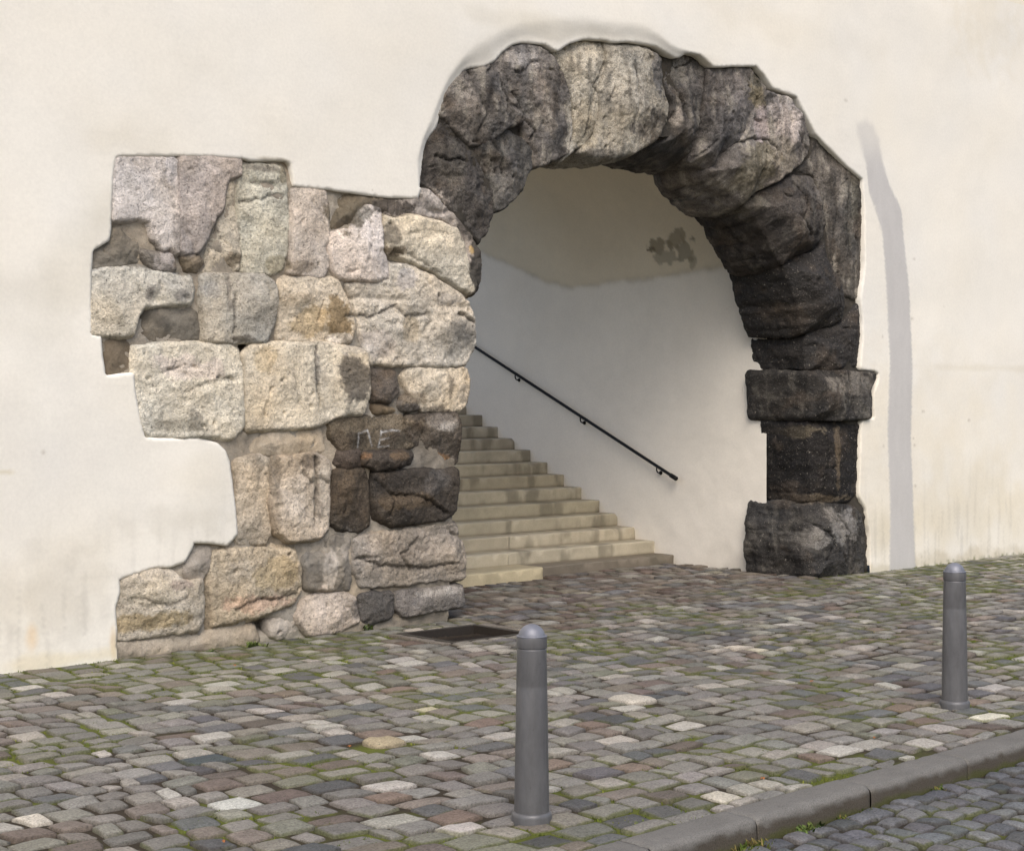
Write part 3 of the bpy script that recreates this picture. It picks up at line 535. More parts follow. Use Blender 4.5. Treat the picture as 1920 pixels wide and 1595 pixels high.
tp = [[big[2][3], big[2][2], k + 2, k + 3], [k, k + 3, big[2][3], big[0][0]], [big[1][1], big[2][2], k + 2, k + 1]]
cf = np.concatenate([c, np.tile(lin((215, 208, 192)), (len(lipv), 1)), np.tile(lin((226, 219, 203)), (len(Vv) - n1, 1))])
WALL = thing('plaster_wall', 'smooth cream plastered building wall with a grey vertical repair strip right of the arch', 'wall')
mesh_obj('plaster_facade', Vv, [tri, lipf, np.array(big), np.array(tp)], M_plas, WALL, cf)

# ------------------------------------------------------------------ passage: plastered side walls and vault
Y0, Y1 = .70, 6.15
def spring(y):
    return np.interp(y, [0, 1.0, 2.4, 3.84, 4.3, 5.58, 9], [3.55, 3.50, 3.42, 3.36, 3.44, 3.92, 5.4])
yy = np.concatenate([np.arange(Y0, 3.4, .022), np.arange(3.4, Y1, .05)]); W2 = (XR - (XL - .1)) / 2; XM = XR - W2
colsn = []; zs = np.concatenate([np.arange(-.1, 3.3, .04)]); na = 280
for y_ in yy:
    hs = spring(y_); zz = np.linspace(-.1, hs, 120); right = np.stack([np.full(120, XR), np.full(120, y_), zz], 1)
    tt = np.linspace(0, math.pi, na)[1:-1]; vault = np.stack([XM + W2 * np.cos(tt), np.full(na - 2, y_), hs + 2.1 * np.sin(tt)], 1)
    left = np.stack([np.full(30, XL - .1), np.full(30, y_), np.linspace(hs, -.1, 30)], 1); colsn.append(np.concatenate([right, vault, left]))
n = len(colsn[0]); V = np.concatenate(colsn)
b_ = .012 * fbm(V, .9, 3, 2) + .003 * fbm(V, 5, 3); V[:, 0] += -b_ * np.sign(V[:, 0] - XM); V[:, 2] -= b_ * (V[:, 2] > 4)
fs = []
for i in range(len(yy) - 1):
    a = np.arange(n - 1) + i * n
    if yy[i] > 2.3: a = a[(V[a, 0] > XM - .7) | (V[a, 2] < 1.2)]      # added opening, unseen to the left, so sky light reaches the right wall
    fs.append(np.stack([a, a + n, a + n + 1, a + 1], 1))
hsv = spring(V[:, 1]); onr = V[:, 0] > XM
dz = V[:, 2] - hsv + .03 * fbm(V, 4, 3, 3)
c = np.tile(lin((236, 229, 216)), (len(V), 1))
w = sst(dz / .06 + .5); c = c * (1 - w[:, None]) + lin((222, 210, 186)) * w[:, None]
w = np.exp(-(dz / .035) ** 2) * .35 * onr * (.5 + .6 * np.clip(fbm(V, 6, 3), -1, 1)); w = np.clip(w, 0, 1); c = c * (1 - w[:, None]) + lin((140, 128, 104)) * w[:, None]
def xproj(px, py):
    a = (px - 960) / FPX; bb = (HY - py) / FPX; t = XR / (CA * a + SA); return -DIST + t * (CA - SA * a), CH + t * bb
for (px, py, rx, ry, col, s) in [(1238, 462, 24, 14, (142, 131, 110), .8), (1276, 446, 22, 16, (148, 137, 116), .75), (1288, 470, 16, 26, (150, 142, 124), .8), (1250, 482, 22, 16, (158, 150, 132), .7), (1300, 492, 12, 12, (150, 142, 122), .6), (1225, 468, 10, 6, (112, 102, 84), .8)]:
    o = xproj(px, py); e = xproj(px + rx, py); g = xproj(px, py + ry)
    q = np.sqrt(((V[:, 1] - o[0]) / (e[0] - o[0])) ** 2 + ((V[:, 2] - o[1]) / (g[1] - o[1])) ** 2)
    w = sst((1.0 - q + .8 * fbm(V, 9, 5)) / .25) * s * onr; c = c * (1 - w[:, None]) + lin(col) * w[:, None]
c *= (1 + .05 * fbm(V, 1.2, 3) + .02 * fbm(V, 8, 2))[:, None]
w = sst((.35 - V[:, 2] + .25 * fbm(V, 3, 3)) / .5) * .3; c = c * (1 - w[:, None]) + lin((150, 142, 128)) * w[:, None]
PASS = thing('vaulted_passage', 'whitewashed side wall and vault of the passage seen through the arch, with a peeled patch', 'passage')
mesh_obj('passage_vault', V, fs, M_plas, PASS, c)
q = np.array([(XR, Y1, -.1), (XR, 9.5, -.1), (XR, 9.5, 6), (XR, Y1, 6)]); mesh_obj('side_wall', q, [(0, 1, 2, 3)], M_plas, PASS, np.tile(lin((222, 218, 212)), (4, 1)))
# front return of the passage walls, closing the gap round the arch stones
sec = colsn[0]; inner = np.array([[XM + (AE + .06) * math.cos(t), 0, 0] for t in [0]])
m_ = len(sec); ins = sec.copy(); ins[:, 1] = Y0
for i in range(m_):
    x_, z_ = sec[i, 0], sec[i, 2]; dx = (x_ - XC) / (AE + .05); dzz = max(z_ - ZS, 0) / (RE + .05); r_ = math.hypot(dx, dzz)
    if z_ > ZS and r_ > 1: ins[i, 0] = XC + (x_ - XC) / r_; ins[i, 2] = ZS + (z_ - ZS) / r_
a = np.arange(m_ - 1); mesh_obj('vault_return', np.concatenate([sec, ins]), [np.stack([a, a + 1, a + 1 + m_, a + m_], 1)], M_plas, PASS, np.tile(lin((190, 182, 165)), (2 * m_, 1)))

# ------------------------------------------------------------------ stairs
ST = thing('stone_staircase', 'worn pale yellow stone steps climbing to the left inside the arch', 'stairs', ((XL + XR) / 2, 2.1, 0))
def slab(name, xa, xb, ya, yb, za, zb, col, seed, cut=0.0, front_in=0.0):
    """one long step: front face, rounded nosing, tread"""
    prof = [(ya, za)]
    for t in np.linspace(0, 1, 6): prof.append((ya + .002 * math.sin(t * 3), za + (zb - .016 - za) * t))
    for t in np.linspace(.2, 1, 5): prof.append((ya + .016 * (1 - math.cos(t * math.pi / 2)), zb - .016 + .016 * math.sin(t * math.pi / 2)))
    for t in np.linspace(.1, 1, 9): prof.append((ya + .016 + (yb - ya - .016) * t, zb))
    prof = np.array(prof[1:]); xs = np.linspace(xa, xb, max(8, int((xb - xa) / .03)))
    q = np.concatenate([np.stack([np.full(len(prof), x), prof[:, 0], prof[:, 1]], 1) for x in xs])
    if cut:  # rounded free end
        e = np.clip((q[:, 0] - (xb - cut)) / cut, 0, 1); q[:, 1] += (1 - np.sqrt(1 - e ** 2 * .98)) * cut * .6 * (q[:, 1] < yb - .05)
    wear = fbm(q * [1, 0, 1], 2.0, 3, seed) * .008 + fbm(q, 14, 3, seed) * .003
    nose = np.exp(-((q[:, 1] - ya) ** 2 + (q[:, 2] - zb) ** 2) / .0012)
    chip = sst((fbm(q * [1, .2, .2], 6, 3, seed + 5) - .18) / .3) * .026
    q[:, 1] += wear + nose * chip; q[:, 2] -= nose * chip * .6
    n = len(prof); f = []
    for i in range(len(xs) - 1):
        a = np.arange(n - 1) + i * n; f.append(np.stack([a, a + n, a + n + 1, a + 1], 1))
    k = len(q); ends = [np.arange(n)[::-1], np.arange(n) + (len(xs) - 1) * n]
    back = np.array([[xs[0], yb, za], [xs[-1], yb, za]]); q = np.concatenate([q, back])
    for e, bi in zip(ends, (k, k + 1)): f.append(np.array([[e[j], e[j + 1], bi] for j in range(n - 1)]))
    cl = np.tile(lin(col), (len(q), 1)) * (1 + .16 * fbm(q, 2, 3, seed) + .12 * fbm(q, 9, 3, seed))[:, None]
    drk = sst((fbm(q * [1, .3, .35], 4, 4, seed + 9) - .18 + .16 * (q[:, 0] - 13.2)) / .45) * .5
    cl = cl * (1 - drk[:, None]) + lin((92, 88, 76)) * drk[:, None]
    tr = sst((q[:, 1] - ya - .05) / .1) * .35; cl = cl * (1 - tr[:, None]) + lin((120, 110, 92)) * tr[:, None]   # trodden dirt on the tread
    jn = np.exp(-(q[:, 2] - za) / .012) * .5; cl = cl * (1 - jn[:, None]) + lin((78, 68, 52)) * jn[:, None]
    return child(mesh_obj(name, q, f, M_step, None, cl), ST)
sc_ = [tuple(np.array(q) * .5 + np.array(q).mean() * .5 + np.array((22, 18, 13))) for q in [(158,148,120),(168,158,126),(172,160,126),(168,158,124),(166,156,120),(172,162,128),(174,162,126),(170,160,128),(166,158,132),(160,152,130),(156,150,130),(152,146,128)]]
joint_x = [None, 12.7, 13.0, 11.9, 12.4, None, 12.2, 11.7, None, 13.9, 14.2, None, 13.2, 12.6, None, 13, 12]
for i in range(1, 17):
    ya, zb = 2.13 + .3155 * i - .02, .095 + .1485 * i; jx = joint_x[i]; xr = XR - .0
    col = sc_[min(i, 11)]
    if jx:
        slab('step', XL - .1, jx - .004, ya, ya + .42, zb - .149, zb, col, i * 3.1); slab('step', jx + .004, xr, ya + rng.uniform(-.006, .008), ya + .42, zb - .149, zb - rng.uniform(0, .004), tuple(np.array(col) + rng.integers(-8, 8)), i * 3.1 + 1)
    else: slab('step', XL - .1, xr, ya, ya + .42, zb - .149, zb, col, i * 3.1)
s = slab('step', XL - .1, 12.86, 1.96, 2.5, -.08, .105, (190, 178, 148), 51, cut=.16); s['label'] = 'pale bottom step with rounded end'
slab('step', 12.865, XR, 2.115, 2.55, -.08, .095, (118, 110, 98), 57)['label'] = 'grey worn bottom step'

# ------------------------------------------------------------------ handrail
def tube(path, rad, seg=12, caps=True):
    path = np.asarray(path, float); V = []; F = []; n = len(path)
    for i in range(n):
        t = path[min(i + 1, n - 1)] - path[max(i - 1, 0)]; t /= np.linalg.norm(t)
        u = np.cross(t, [1, 0, 0]); u = u if np.linalg.norm(u) > .1 else np.cross(t, [0, 0, 1]); u /= np.linalg.norm(u); w = np.cross(t, u)
        r = rad[i] if hasattr(rad, '__len__') else rad
        for k in range(seg): a = 2 * math.pi * k / seg; V.append(path[i] + r * (math.cos(a) * u + math.sin(a) * w))
    for i in range(n - 1):
        for k in range(seg): F.append((i * seg + k, i * seg + (k + 1) % seg, (i + 1) * seg + (k + 1) % seg, (i + 1) * seg + k))
    if caps: F += [tuple(range(seg))[::-1], tuple((n - 1) * seg + k for k in range(seg))]
    return V, F
RAILX = XR - .075
def rp(px, py):
    a = (px - 960) / FPX; bb = (HY - py) / FPX; t = RAILX / (CA * a + SA); return np.array([RAILX, -DIST + t * (CA - SA * a), CH + t * bb])
e0, e1 = rp(1266, 896), rp(897, 655); dr = (e1 - e0) / np.linalg.norm(e1 - e0)
HR = thing('handrail', 'thin black iron handrail sloping down the white passage wall beside the steps', 'handrail', tuple(e0))
V, F = tube([e0 - dr * .03, e0 - dr * .02, e0 + dr * .08, e0 + dr * .085, e0 + dr * 3, e0 + dr * 6.4], [.018, .027, .027, .0195, .0195, .0195]); child(mesh_obj('rail', V, F, M_rail), HR)
for (px, py) in [(966, 700), (1088, 780), (1231, 874)]:
    a = rp(px, py); s_ = (a - e0) @ dr; a = e0 + dr * s_; pth = [a + [0, 0, -.012], a + [0, .0, -.05], a + [.012, 0, -.075], a + [.04, 0, -.085], a + [.082, 0, -.085]]
    V, F = tube(pth, .0085, 8); V2, F2 = tube([a + [.066, 0, -.085], a + [.078, 0, -.085]], .024, 12); k = len(V)
    child(mesh_obj('bracket', V + V2, F + [tuple(q + k for q in f) for f in F2], M_rail), HR)
for k in range(2):
    a = e0 + dr * (4.6 + k * 1.6); V, F = tube([a + [0, 0, -.012], a + [0, .0, -.05], a + [.04, 0, -.085], a + [.082, 0, -.085]], .0085, 8); child(mesh_obj('bracket', V, F, M_rail), HR)

# ------------------------------------------------------------------ ground sheets
KX0, KY0 = G(1300, 1536); KX1, KY1 = G(1920, 1364); KS = (KY1 - KY0) / (KX1 - KX0)
def kerb_y(x): return KY0 + KS * (x - KX0)
KW, KH = .21, .11
def moss_mask(x, y):
    q = np.stack([x, y, 0 * x], 1); m = fbm(q, .9, 3, 33) * .9 + .4 * fbm(q, 5, 3, 11)
    m += .55 * np.exp(-np.abs(y + .35) / .5) * ((x > 15.4) | (x < 8.6)) + .35 * np.exp(-np.abs(y - kerb_y(x) - .2) / .35) + .3 * np.exp(-((x - 7) / 1.6) ** 2 - ((y + 1.3) / 1.0) ** 2)
    m -= .8 * sst((y + .3) / .6) * ((x > 10) & (x < 15.2)); m += .2 * np.exp(-((x - 17) / 2.5) ** 2)
    return m
def grid(xa, xb, yf, yb, ds, z, name, kind_col, moss=1.0):
    nx = int((xb - xa) / ds); xs = np.linspace(xa, xb, nx); ny = int(8.0 / ds); rows = []
    for t in np.linspace(0, 1, ny):
        ya = np.array([yf(x) for x in xs]); yb_ = np.array([yb(x) for x in xs]); rows.append(np.stack([xs, ya + (yb_ - ya) * t, 0 * xs], 1))
    V = np.concatenate(rows); V[:, 2] = z + .006 * fbm(V, 3, 3) + .004 * fbm(V, 25, 2)
    V[(V[:, 0] > 8.9) & (V[:, 0] < 9.73) & (V[:, 1] > -1.13) & (V[:, 1] < -.43), 2] = -.14
    F = []
    for i in range(ny - 1):
        a = np.arange(nx - 1) + i * nx; F.append(np.stack([a, a + 1, a + nx + 1, a + nx], 1))
    c = np.tile(lin(kind_col), (len(V), 1)) * (1 + .3 * fbm(V, 12, 3))[:, None]
    m = moss_mask(V[:, 0], V[:, 1]); w = sst((m + .05) / .35)[:, None] * moss; c = c * (1 - w) + lin((84, 90, 34)) * w * (1 + .3 * fbm(V, 9, 3))[:, None]
    o = mesh_obj(name, V, F, M_mort, None, c); o['kind'] = 'structure'; return o
grid(1.0, 22, lambda x: kerb_y(x) + .0, lambda x: .1, .05, -.014, 'pavement_bed', (54, 47, 37))
v = [(-40, -60, -.16), (60, -60, -.16), (60, 30, -.16), (-40, 30, -.16)]
o = mesh_obj('ground', v, [(0, 1, 2, 3)], M_mort, None, np.tile(lin((80, 76, 70)), (4, 1))); o['kind'] = 'structure'
# coarse outlying paving beyond the cobbled part that is in view, and the passage floor bed
o = mesh_obj('passage_floor', [(XL - .2, 0, -.02), (XR + .1, 0, -.02), (XR + .1, 2.6, -.02), (XL - .2, 2.6, -.02)], [(0, 1, 2, 3)], M_mort, None, np.tile(lin((88, 74, 58)), (4, 1))); o['kind'] = 'structure'

PAL = [((136,131,121), 26), ((124,120,112), 18), ((150,143,128), 13), ((108,108,108), 9), ((94,94,96), 4), ((132,118,104), 11), ((118,102,92), 5), ((134,110,92), 2), ((166,158,142), 9), ((178,171,156), 4), ((126,124,104), 7)]
PALB = [((128,112,94), 20), ((116,104,92), 16), ((134,124,108), 14), ((110,88,74), 8), ((104,100,96), 10), ((142,130,110), 8)]
PALR = [((104,106,110), 24), ((94,96,100), 16), ((116,116,116), 12), ((84,86,92), 10), ((112,104,98), 3)]
def pick(pal):
    w = np.array([q[1] for q in pal], float); return np.array(pal[rng.choice(len(pal), p=w / w.sum())][0], float)
LV = {8: np.array([-1, -.93, -.78, -.3, .3, .78, .93, 1]), 6: np.array([-1, -.88, -.4, .4, .88, 1])}
class Cob:
    def __init__(s): s.V = []; s.F = []; s.Cc = []; s.n = 0
    def add(s, quad, zt, col, crown, lod, moss=None, c_=.2, pitted=0):
        lv = LV[lod]; S_, T_ = np.meshgrid(lv, lv, indexing='ij'); S_, T_ = S_.ravel(), T_.ravel()
        a = S_ * np.sqrt(1 - c_ * T_ ** 2); b = T_ * np.sqrt(1 - c_ * S_ ** 2)
        u, v = (a + 1) / 2, (b + 1) / 2
        q = quad
        xy = ((1 - u) * (1 - v))[:, None] * q[0] + (u * (1 - v))[:, None] * q[1] + (u * v)[:, None] * q[2] + ((1 - u) * v)[:, None] * q[3]
        p = np.stack([xy[:, 0], xy[:, 1], np.full(len(xy), zt)], 1); sd = rng.uniform(0, 90)
        e = np.maximum(np.abs(S_), np.abs(T_))
        drop = np.where(e > .99, .045, np.where(e > .85, .004, 0))
        k = fbm(p, 14, 2, sd); k2 = fbm(p, 14, 2, sd + 20)
        p[:, 0] += k * .008; p[:, 1] += k2 * .008
        p[:, 2] += crown * (1 - .5 * (S_ ** 2 + T_ ** 2)) - drop + .004 * fbm(p, 8, 3, sd) + (rng.normal() * .012) * S_ * .25 + (rng.normal() * .012) * T_ * .25
        if pitted: p[:, 2] -= pitted * np.clip(fbm(p, 40, 2, sd), 0, 1)
        c = np.tile(lin(np.clip(col, 0, 255)), (len(p), 1)) * (1 + .14 * k + .14 * fbm(p, 30, 2, sd))[:, None]
        dirt = np.where(e > .99, .92, np.where(e > .85, .34, 0))[:, None]; c = c * (1 - dirt) + lin((58, 50, 38)) * dirt
        if moss is not None:
            w = np.where(e > .99, 1, np.where(e > .85, .65, .10)) * sst((moss + .35 * fbm(p, 9, 2, 4)) / .4) ; w = w[:, None] * .85
            c = c * (1 - w) + lin((80, 86, 36)) * w
        n = lod; i = np.arange(n - 1); I, J = np.meshgrid(i, i, indexing='ij'); a0 = (I * n + J).ravel() + s.n
        s.V.append(p); s.Cc.append(c); s.F.append(np.stack([a0, a0 + n, a0 + n + 1, a0 + 1], 1)); s.n += len(p)
    def build(s, name):
        o = mesh_obj(name, np.concatenate(s.V), [np.concatenate(s.F)], M_cob, None, np.concatenate(s.Cc)); o['kind'] = 'structure'; return o
def rows(cb, xa, xb, v0, v1, base, pal, lens, deps, ztop, seed, keep, warp=.05, gap=.0115, crown=(.001, .007), palf=None, specials=()):
    """courses of setts running along x; base(x) is the y of v=0"""
    v = v0
    while v < v1:
        dv = rng.uniform(*deps); x = xa + rng.uniform(0, .2)
        while x < xb:
            du = rng.uniform(*lens) * (1.0 if rng.random() > .22 else rng.uniform(.55, .75))
            cx, cy = x + du / 2, v + dv / 2
            q = np.array([[x, v], [x + du, v], [x + du, v + dv], [x, v + dv]], float)
            q3 = np.stack([q[:, 0], q[:, 1], 0 * q[:, 0]], 1)
            wv = np.stack([fbm(q3, .55, 2, seed), fbm(q3, .55, 2, seed + 50)], 1) * warp * 1.6 + np.stack([fbm(q3, 3.2, 2, seed + 9), fbm(q3, 3.2, 2, seed + 70)], 1) * warp * .6
            cen = q.mean(0); q = cen + (q - cen) * (1 - np.array([gap / du, gap / dv]) * rng.uniform(.8, 1.9)) + wv + rng.uniform(-.015, .015, (4, 2))
            q[:, 1] += base(q[:, 0]); x += du
            if palf:
                q[:, 1] = np.maximum(q[:, 1], kerb_y(q[:, 0]) + .012)
                if q[2:, 1].min() - q[:2, 1].max() < .045: continue
            c2 = q.mean(0)
            if not keep(c2[0], c2[1]): continue
            sp = None
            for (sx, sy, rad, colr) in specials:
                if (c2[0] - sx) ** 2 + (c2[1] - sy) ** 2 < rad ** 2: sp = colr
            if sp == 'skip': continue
            dist = math.hypot(c2[0], c2[1] + DIST); lod = 8 if dist < 13 else 6
            pl = palf(c2[0], c2[1]) if palf else pal
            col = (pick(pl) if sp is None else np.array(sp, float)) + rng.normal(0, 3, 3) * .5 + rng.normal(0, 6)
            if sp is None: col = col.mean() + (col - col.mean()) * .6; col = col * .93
            m = float(moss_mask(np.array([c2[0]]), np.array([c2[1]]))[0])
            cb.add(q, ztop + rng.normal(0, .0035), col, rng.uniform(*crown), lod, m, c_=rng.uniform(.05, .17), pitted=.006 if rng.random() < .12 else 0)
        v += dv
cb = Cob()
dq = [G(785, 1189), G(870, 1173), G(965, 1186), G(842, 1206)]; dq = np.array(dq)
DX0, DX1, DY0, DY1 = 8.93, 9.70, -1.10, -.46
def keep_p(x, y):
    if y < kerb_y(x) + .02 or y > 2.2: return False
    if y > -.02 and not (XL - .12 < x < XR + .02): return False
    if DX0 - .13 < x < DX1 + .13 and DY0 - .10 < y < DY1 + .10: return False
    if XL - .2 < x < XR and y > 1.9 and x < 12.9: return False
    return True
b1 = G(1185, 1311); b2 = G(720, 1391); SP = []
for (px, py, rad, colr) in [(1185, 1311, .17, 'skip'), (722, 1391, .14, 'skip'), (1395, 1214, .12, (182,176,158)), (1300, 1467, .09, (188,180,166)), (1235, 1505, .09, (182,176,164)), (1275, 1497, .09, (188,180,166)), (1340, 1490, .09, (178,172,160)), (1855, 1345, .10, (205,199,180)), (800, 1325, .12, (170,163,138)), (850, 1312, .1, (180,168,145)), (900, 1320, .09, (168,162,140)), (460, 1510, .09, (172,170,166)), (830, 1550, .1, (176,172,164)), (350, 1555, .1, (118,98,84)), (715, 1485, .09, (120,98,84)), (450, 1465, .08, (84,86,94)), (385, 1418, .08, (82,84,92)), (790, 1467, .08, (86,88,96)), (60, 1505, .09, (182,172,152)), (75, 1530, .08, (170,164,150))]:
    g = G(px, py); SP.append((g[0], g[1], rad, colr))  # some of the pale setts stand in for small patches of sunlight
palf = lambda x, y: PALB if (y > -.9 - .3 * math.sin(x * 2) and 9.7 < x < 15.3 and rng.random() < .75) else PAL
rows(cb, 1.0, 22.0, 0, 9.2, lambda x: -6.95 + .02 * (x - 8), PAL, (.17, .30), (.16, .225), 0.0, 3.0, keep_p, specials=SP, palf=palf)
def ngon_stone(cb, cx, cy, rx, ry, col, pitted):
    q = np.array([[cx - rx, cy - ry * .8], [cx + rx * .9, cy - ry], [cx + rx, cy + ry * .85], [cx - rx * .85, cy + ry]]); cb.add(q, .004, np.array(col, float), .016, 8, -1, .42, pitted)
ngon_stone(cb, b1[0], b1[1], .155, .175, (176,170,158), .006); ngon_stone(cb, b2[0], b2[1], .135, .13, (160,148,122), .012)
for k in range(5):
    for (ya, yb_) in ((DY1 + .055, DY1 + .17), (DY0 - .16, DY0 - .055)):
        xa_ = DX0 - .08 + k * .19; cb.add(np.array([[xa_, ya], [xa_ + .178, ya], [xa_ + .178, yb_], [xa_, yb_]]) + rng.uniform(-.006, .006, (4, 2)), .002, np.array((168, 160, 148) if (k in (1, 2) and ya > DY1) else (122, 118, 110), float) + rng.normal(0, 6), .003, 8, -.5, .06)
for k in range(4):
    for xa_ in (DX0 - .17, DX1 + .055):
        ya = DY0 - .05 + k * .185; cb.add(np.array([[xa_, ya], [xa_ + .115, ya], [xa_ + .115, ya + .173], [xa_, ya + .173]]) + rng.uniform(-.006, .006, (4, 2)), .002, np.array((112, 106, 98), float) + rng.normal(0, 6), .003, 8, -.5, .06)
cb.build('pavement')
cb = Cob()
for (kx, ky) in [(0, 0)]:
    rows(cb, 5.0, 14.5, 0, 3.2, lambda x: kerb_y(x) - KW - 3.22, PALR, (.15, .2), (.14, .18), -KH + .004, 21.0, lambda x, y: y < kerb_y(x) - KW - .06, warp=.02, crown=(.008, .016))
cb.build('road')
grid(4.5, 15, lambda x: kerb_y(x) - KW - 4.2, lambda x: kerb_y(x) - KW + .02, .06, -KH - .012, 'road_bed', (50, 45, 38), .8)

# ---- kerb
prof = []
for t in np.linspace(0, 1, 7): prof.append((0.0, -.05 + .045 * t))
prof = [(0.0, -.05), (0.0, -.012), (-.004, -.003), (-.012, 0)] + [(-.012 - (KW - .05) * t, .002 * math.sin(t * 3)) for t in np.linspace(.15, 1, 7)]
prof += [(-KW + .038 - .038 * math.sin(t), -.034 + .034 * math.cos(t)) for t in np.linspace(.2, math.pi / 2, 7)] + [(-KW - .004 * t, -.034 - (KH + .02) * t) for t in np.linspace(.12, 1, 8)]
prof = np.array(prof); V = []; F = []; Cc = []; n0 = 0
jx = [G(1418, 1535)[0], G(1560, 1474)[0], G(1706, 1433)[0]]
joints = sorted([2.0, 3.2, 4.4, 5.5] + [jx[0], jx[0] + .95, jx[0] + 1.9, jx[0] + 2.95, jx[0] + 3.9, jx[0] + 5, jx[0] + 6.1, jx[0] + 7.2, jx[0] + 8.4])
for a, b_ in zip(joints[:-1], joints[1:]):
    xs = np.concatenate([[a + .003], np.linspace(a + .012, b_ - .012, int((b_ - a) / .03)), [b_ - .003]]); dyk = rng.normal(0, .004); dzk = rng.normal(0, .003)
    for i, x in enumerate(xs):
        q = np.stack([np.full(len(prof), x), kerb_y(x) + prof[:, 0] + dyk, prof[:, 1] + dzk + .004], 1)
        if i in (0, len(xs) - 1): q[:, 2] -= .008; q[:, 1] += .004
        V.append(q)
    m_ = len(prof)
    for i in range(len(xs) - 1):
        k = np.arange(m_ - 1) + i * m_ + n0; F.append(np.stack([k, k + m_, k + m_ + 1, k + 1], 1))
    n0 += m_ * len(xs)
V = np.concatenate(V); r_ = .004 * fbm(V, 9, 3) + .002 * fbm(V, 40, 2); V[:, 2] += r_; V[:, 1] += .004 * fbm(V, 7, 3, 5) * (V[:, 2] < -.01)
c = np.tile(lin((107, 105, 101)), (len(V), 1)) * (1 + .14 * fbm(V, 3, 3) + .1 * fbm(V, 20, 3))[:, None]
fr = sst((-.02 - V[:, 2] + .02 * fbm(V, 10, 3)) / .03)[:, None]; c = c * (1 - fr * .85) + lin((74, 67, 57)) * fr * .8  # front face toned darker: its shade is painted along with brown dirt
g_ = sst((-.075 - V[:, 2] + .03 * fbm(V, 5, 3)) / .03)[:, None] * (V[:, 1] < kerb_y(V[:, 0]) - .1)[:, None]; c = c * (1 - g_ * .7) + lin((72, 76, 32)) * g_ * .7
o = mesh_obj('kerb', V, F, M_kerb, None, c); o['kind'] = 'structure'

# ------------------------------------------------------------------ sunken drain cover
DR = thing('drain_cover', 'dark brown sunken drain cover in the cobbles in front of the left masonry', 'drain cover', ((DX0 + DX1) / 2, (DY0 + DY1) / 2, 0))
ring = []; 
def rect(i, z): return [(DX0 + i, DY0 + i, z), (DX1 - i, DY0 + i, z), (DX1 - i, DY1 - i, z), (DX0 + i, DY1 - i, z)]
loops = [rect(-.05, -.03), rect(-.045, .003), rect(-.012, .004), rect(-.002, -.002), rect(.015, -.075), rect(.02, -.09)]
V = [p for l in loops for p in l]; F = [(4 * i + k, 4 * i + (k + 1) % 4, 4 * i + 4 + (k + 1) % 4, 4 * i + 4 + k) for i in range(5) for k in range(4)]
child(mesh_obj('frame', V, F, M_rust, None, np.array([lin((66, 63, 58))] * 12 + [lin((38, 33, 28))] * 12), smooth=False), DR)
V = []; F = []
nx_, ny_ = 60, 50; gx, gy = np.meshgrid(np.linspace(DX0 + .016, DX1 - .016, nx_), np.linspace(DY0 + .016, DY1 - .016, ny_)); q = np.stack([gx.ravel(), gy.ravel(), np.full(gx.size, -.068)], 1)
q[:, 2] += .012 * fbm(q, 5, 3) + .006 * (np.sin(q[:, 0] * 90) > .2) * (fbm(q, 3, 2) > -.1)
fs = []
for i in range(ny_ - 1):
    a = np.arange(nx_ - 1) + i * nx_; fs.append(np.stack([a, a + 1, a + nx_ + 1, a + nx_], 1))
w = sst((q[:, 1] - (DY1 - .2) + .1 * fbm(q, 5, 2)) / .12)[:, None]
child(mesh_obj('cover_plate', q, fs, M_rust, None, lin((30, 25, 21)) * (1 - w) + lin((48, 41, 33)) * w), DR)

# ------------------------------------------------------------------ bollards
def lathe(prof, seg=48):
    V = []; F = []; n = len(prof)
    for r, z in prof:
        for k in range(seg): a = 2 * math.pi * k / seg; V.append((r * math.cos(a), r * math.sin(a), z))
    for i in range(n - 1):
        for k in range(seg): F.append((i * seg + k, i * seg + (k + 1) % seg, (i + 1) * seg + (k + 1) % seg, (i + 1) * seg + k))
    F.append(tuple((n - 1) * seg + k for k in range(seg))); return V, F
def ol(name, prof, mat, par):
    V, F = lathe(prof); return mesh_obj(name, V, F, mat, par)
M_cap = material('light_grey_cap_metal', attr=False, base=tuple(lin((126, 128, 136))), rough=.5, metallic=.4, speck=None, grain=.2, gscale=14, bumps=((200, .0004),))
g = G(997, 1536)
BO = thing('bollard', 'nearer grey metal bollard with domed cap, standing in the middle foreground', 'bollard', (g[0], g[1], 0), 'grey metal bollards on the cobbled pavement')
ol('post', [(.088, -.03), (.083, .036), (.0825, .06), (.0805, .20), (.077, .42), (.0735, .625), (.0722, .632), (.0733, .64), (.070, .80), (.0693, .815)], M_bol, BO)
ol('base_flange', [(.097, -.04), (.096, .022), (.094, .034), (.089, .040), (.083, .042)], M_bol, BO)
ol('collar', [(.066, .808), (.0712, .810), (.0722, .814), (.0722, .858), (.0712, .863), (.066, .865), (.060, .864)], M_bol, BO)
ol('rim', [(.0700, .861), (.0728, .862), (.0733, .8655), (.0722, .8685), (.060, .8685)], M_cap, BO)
ol('domed_cap', [(.064 * math.cos(t), .860 + .062 * math.sin(t)) for t in np.linspace(0, math.pi / 2 * .985, 12)], M_cap, BO)
g = G(1790, 1323.5)
b2o = BO.copy(); C.objects.link(b2o); b2o.location = (g[0], g[1], 0); b2o.rotation_euler = (0, 0, 1.3); b2o['label'] = 'farther grey metal bollard at the right, in front of the cream wall near the kerb'
for ch in list(BO.children):
    c_ = ch.copy(); C.objects.link(c_); c_.parent = b2o

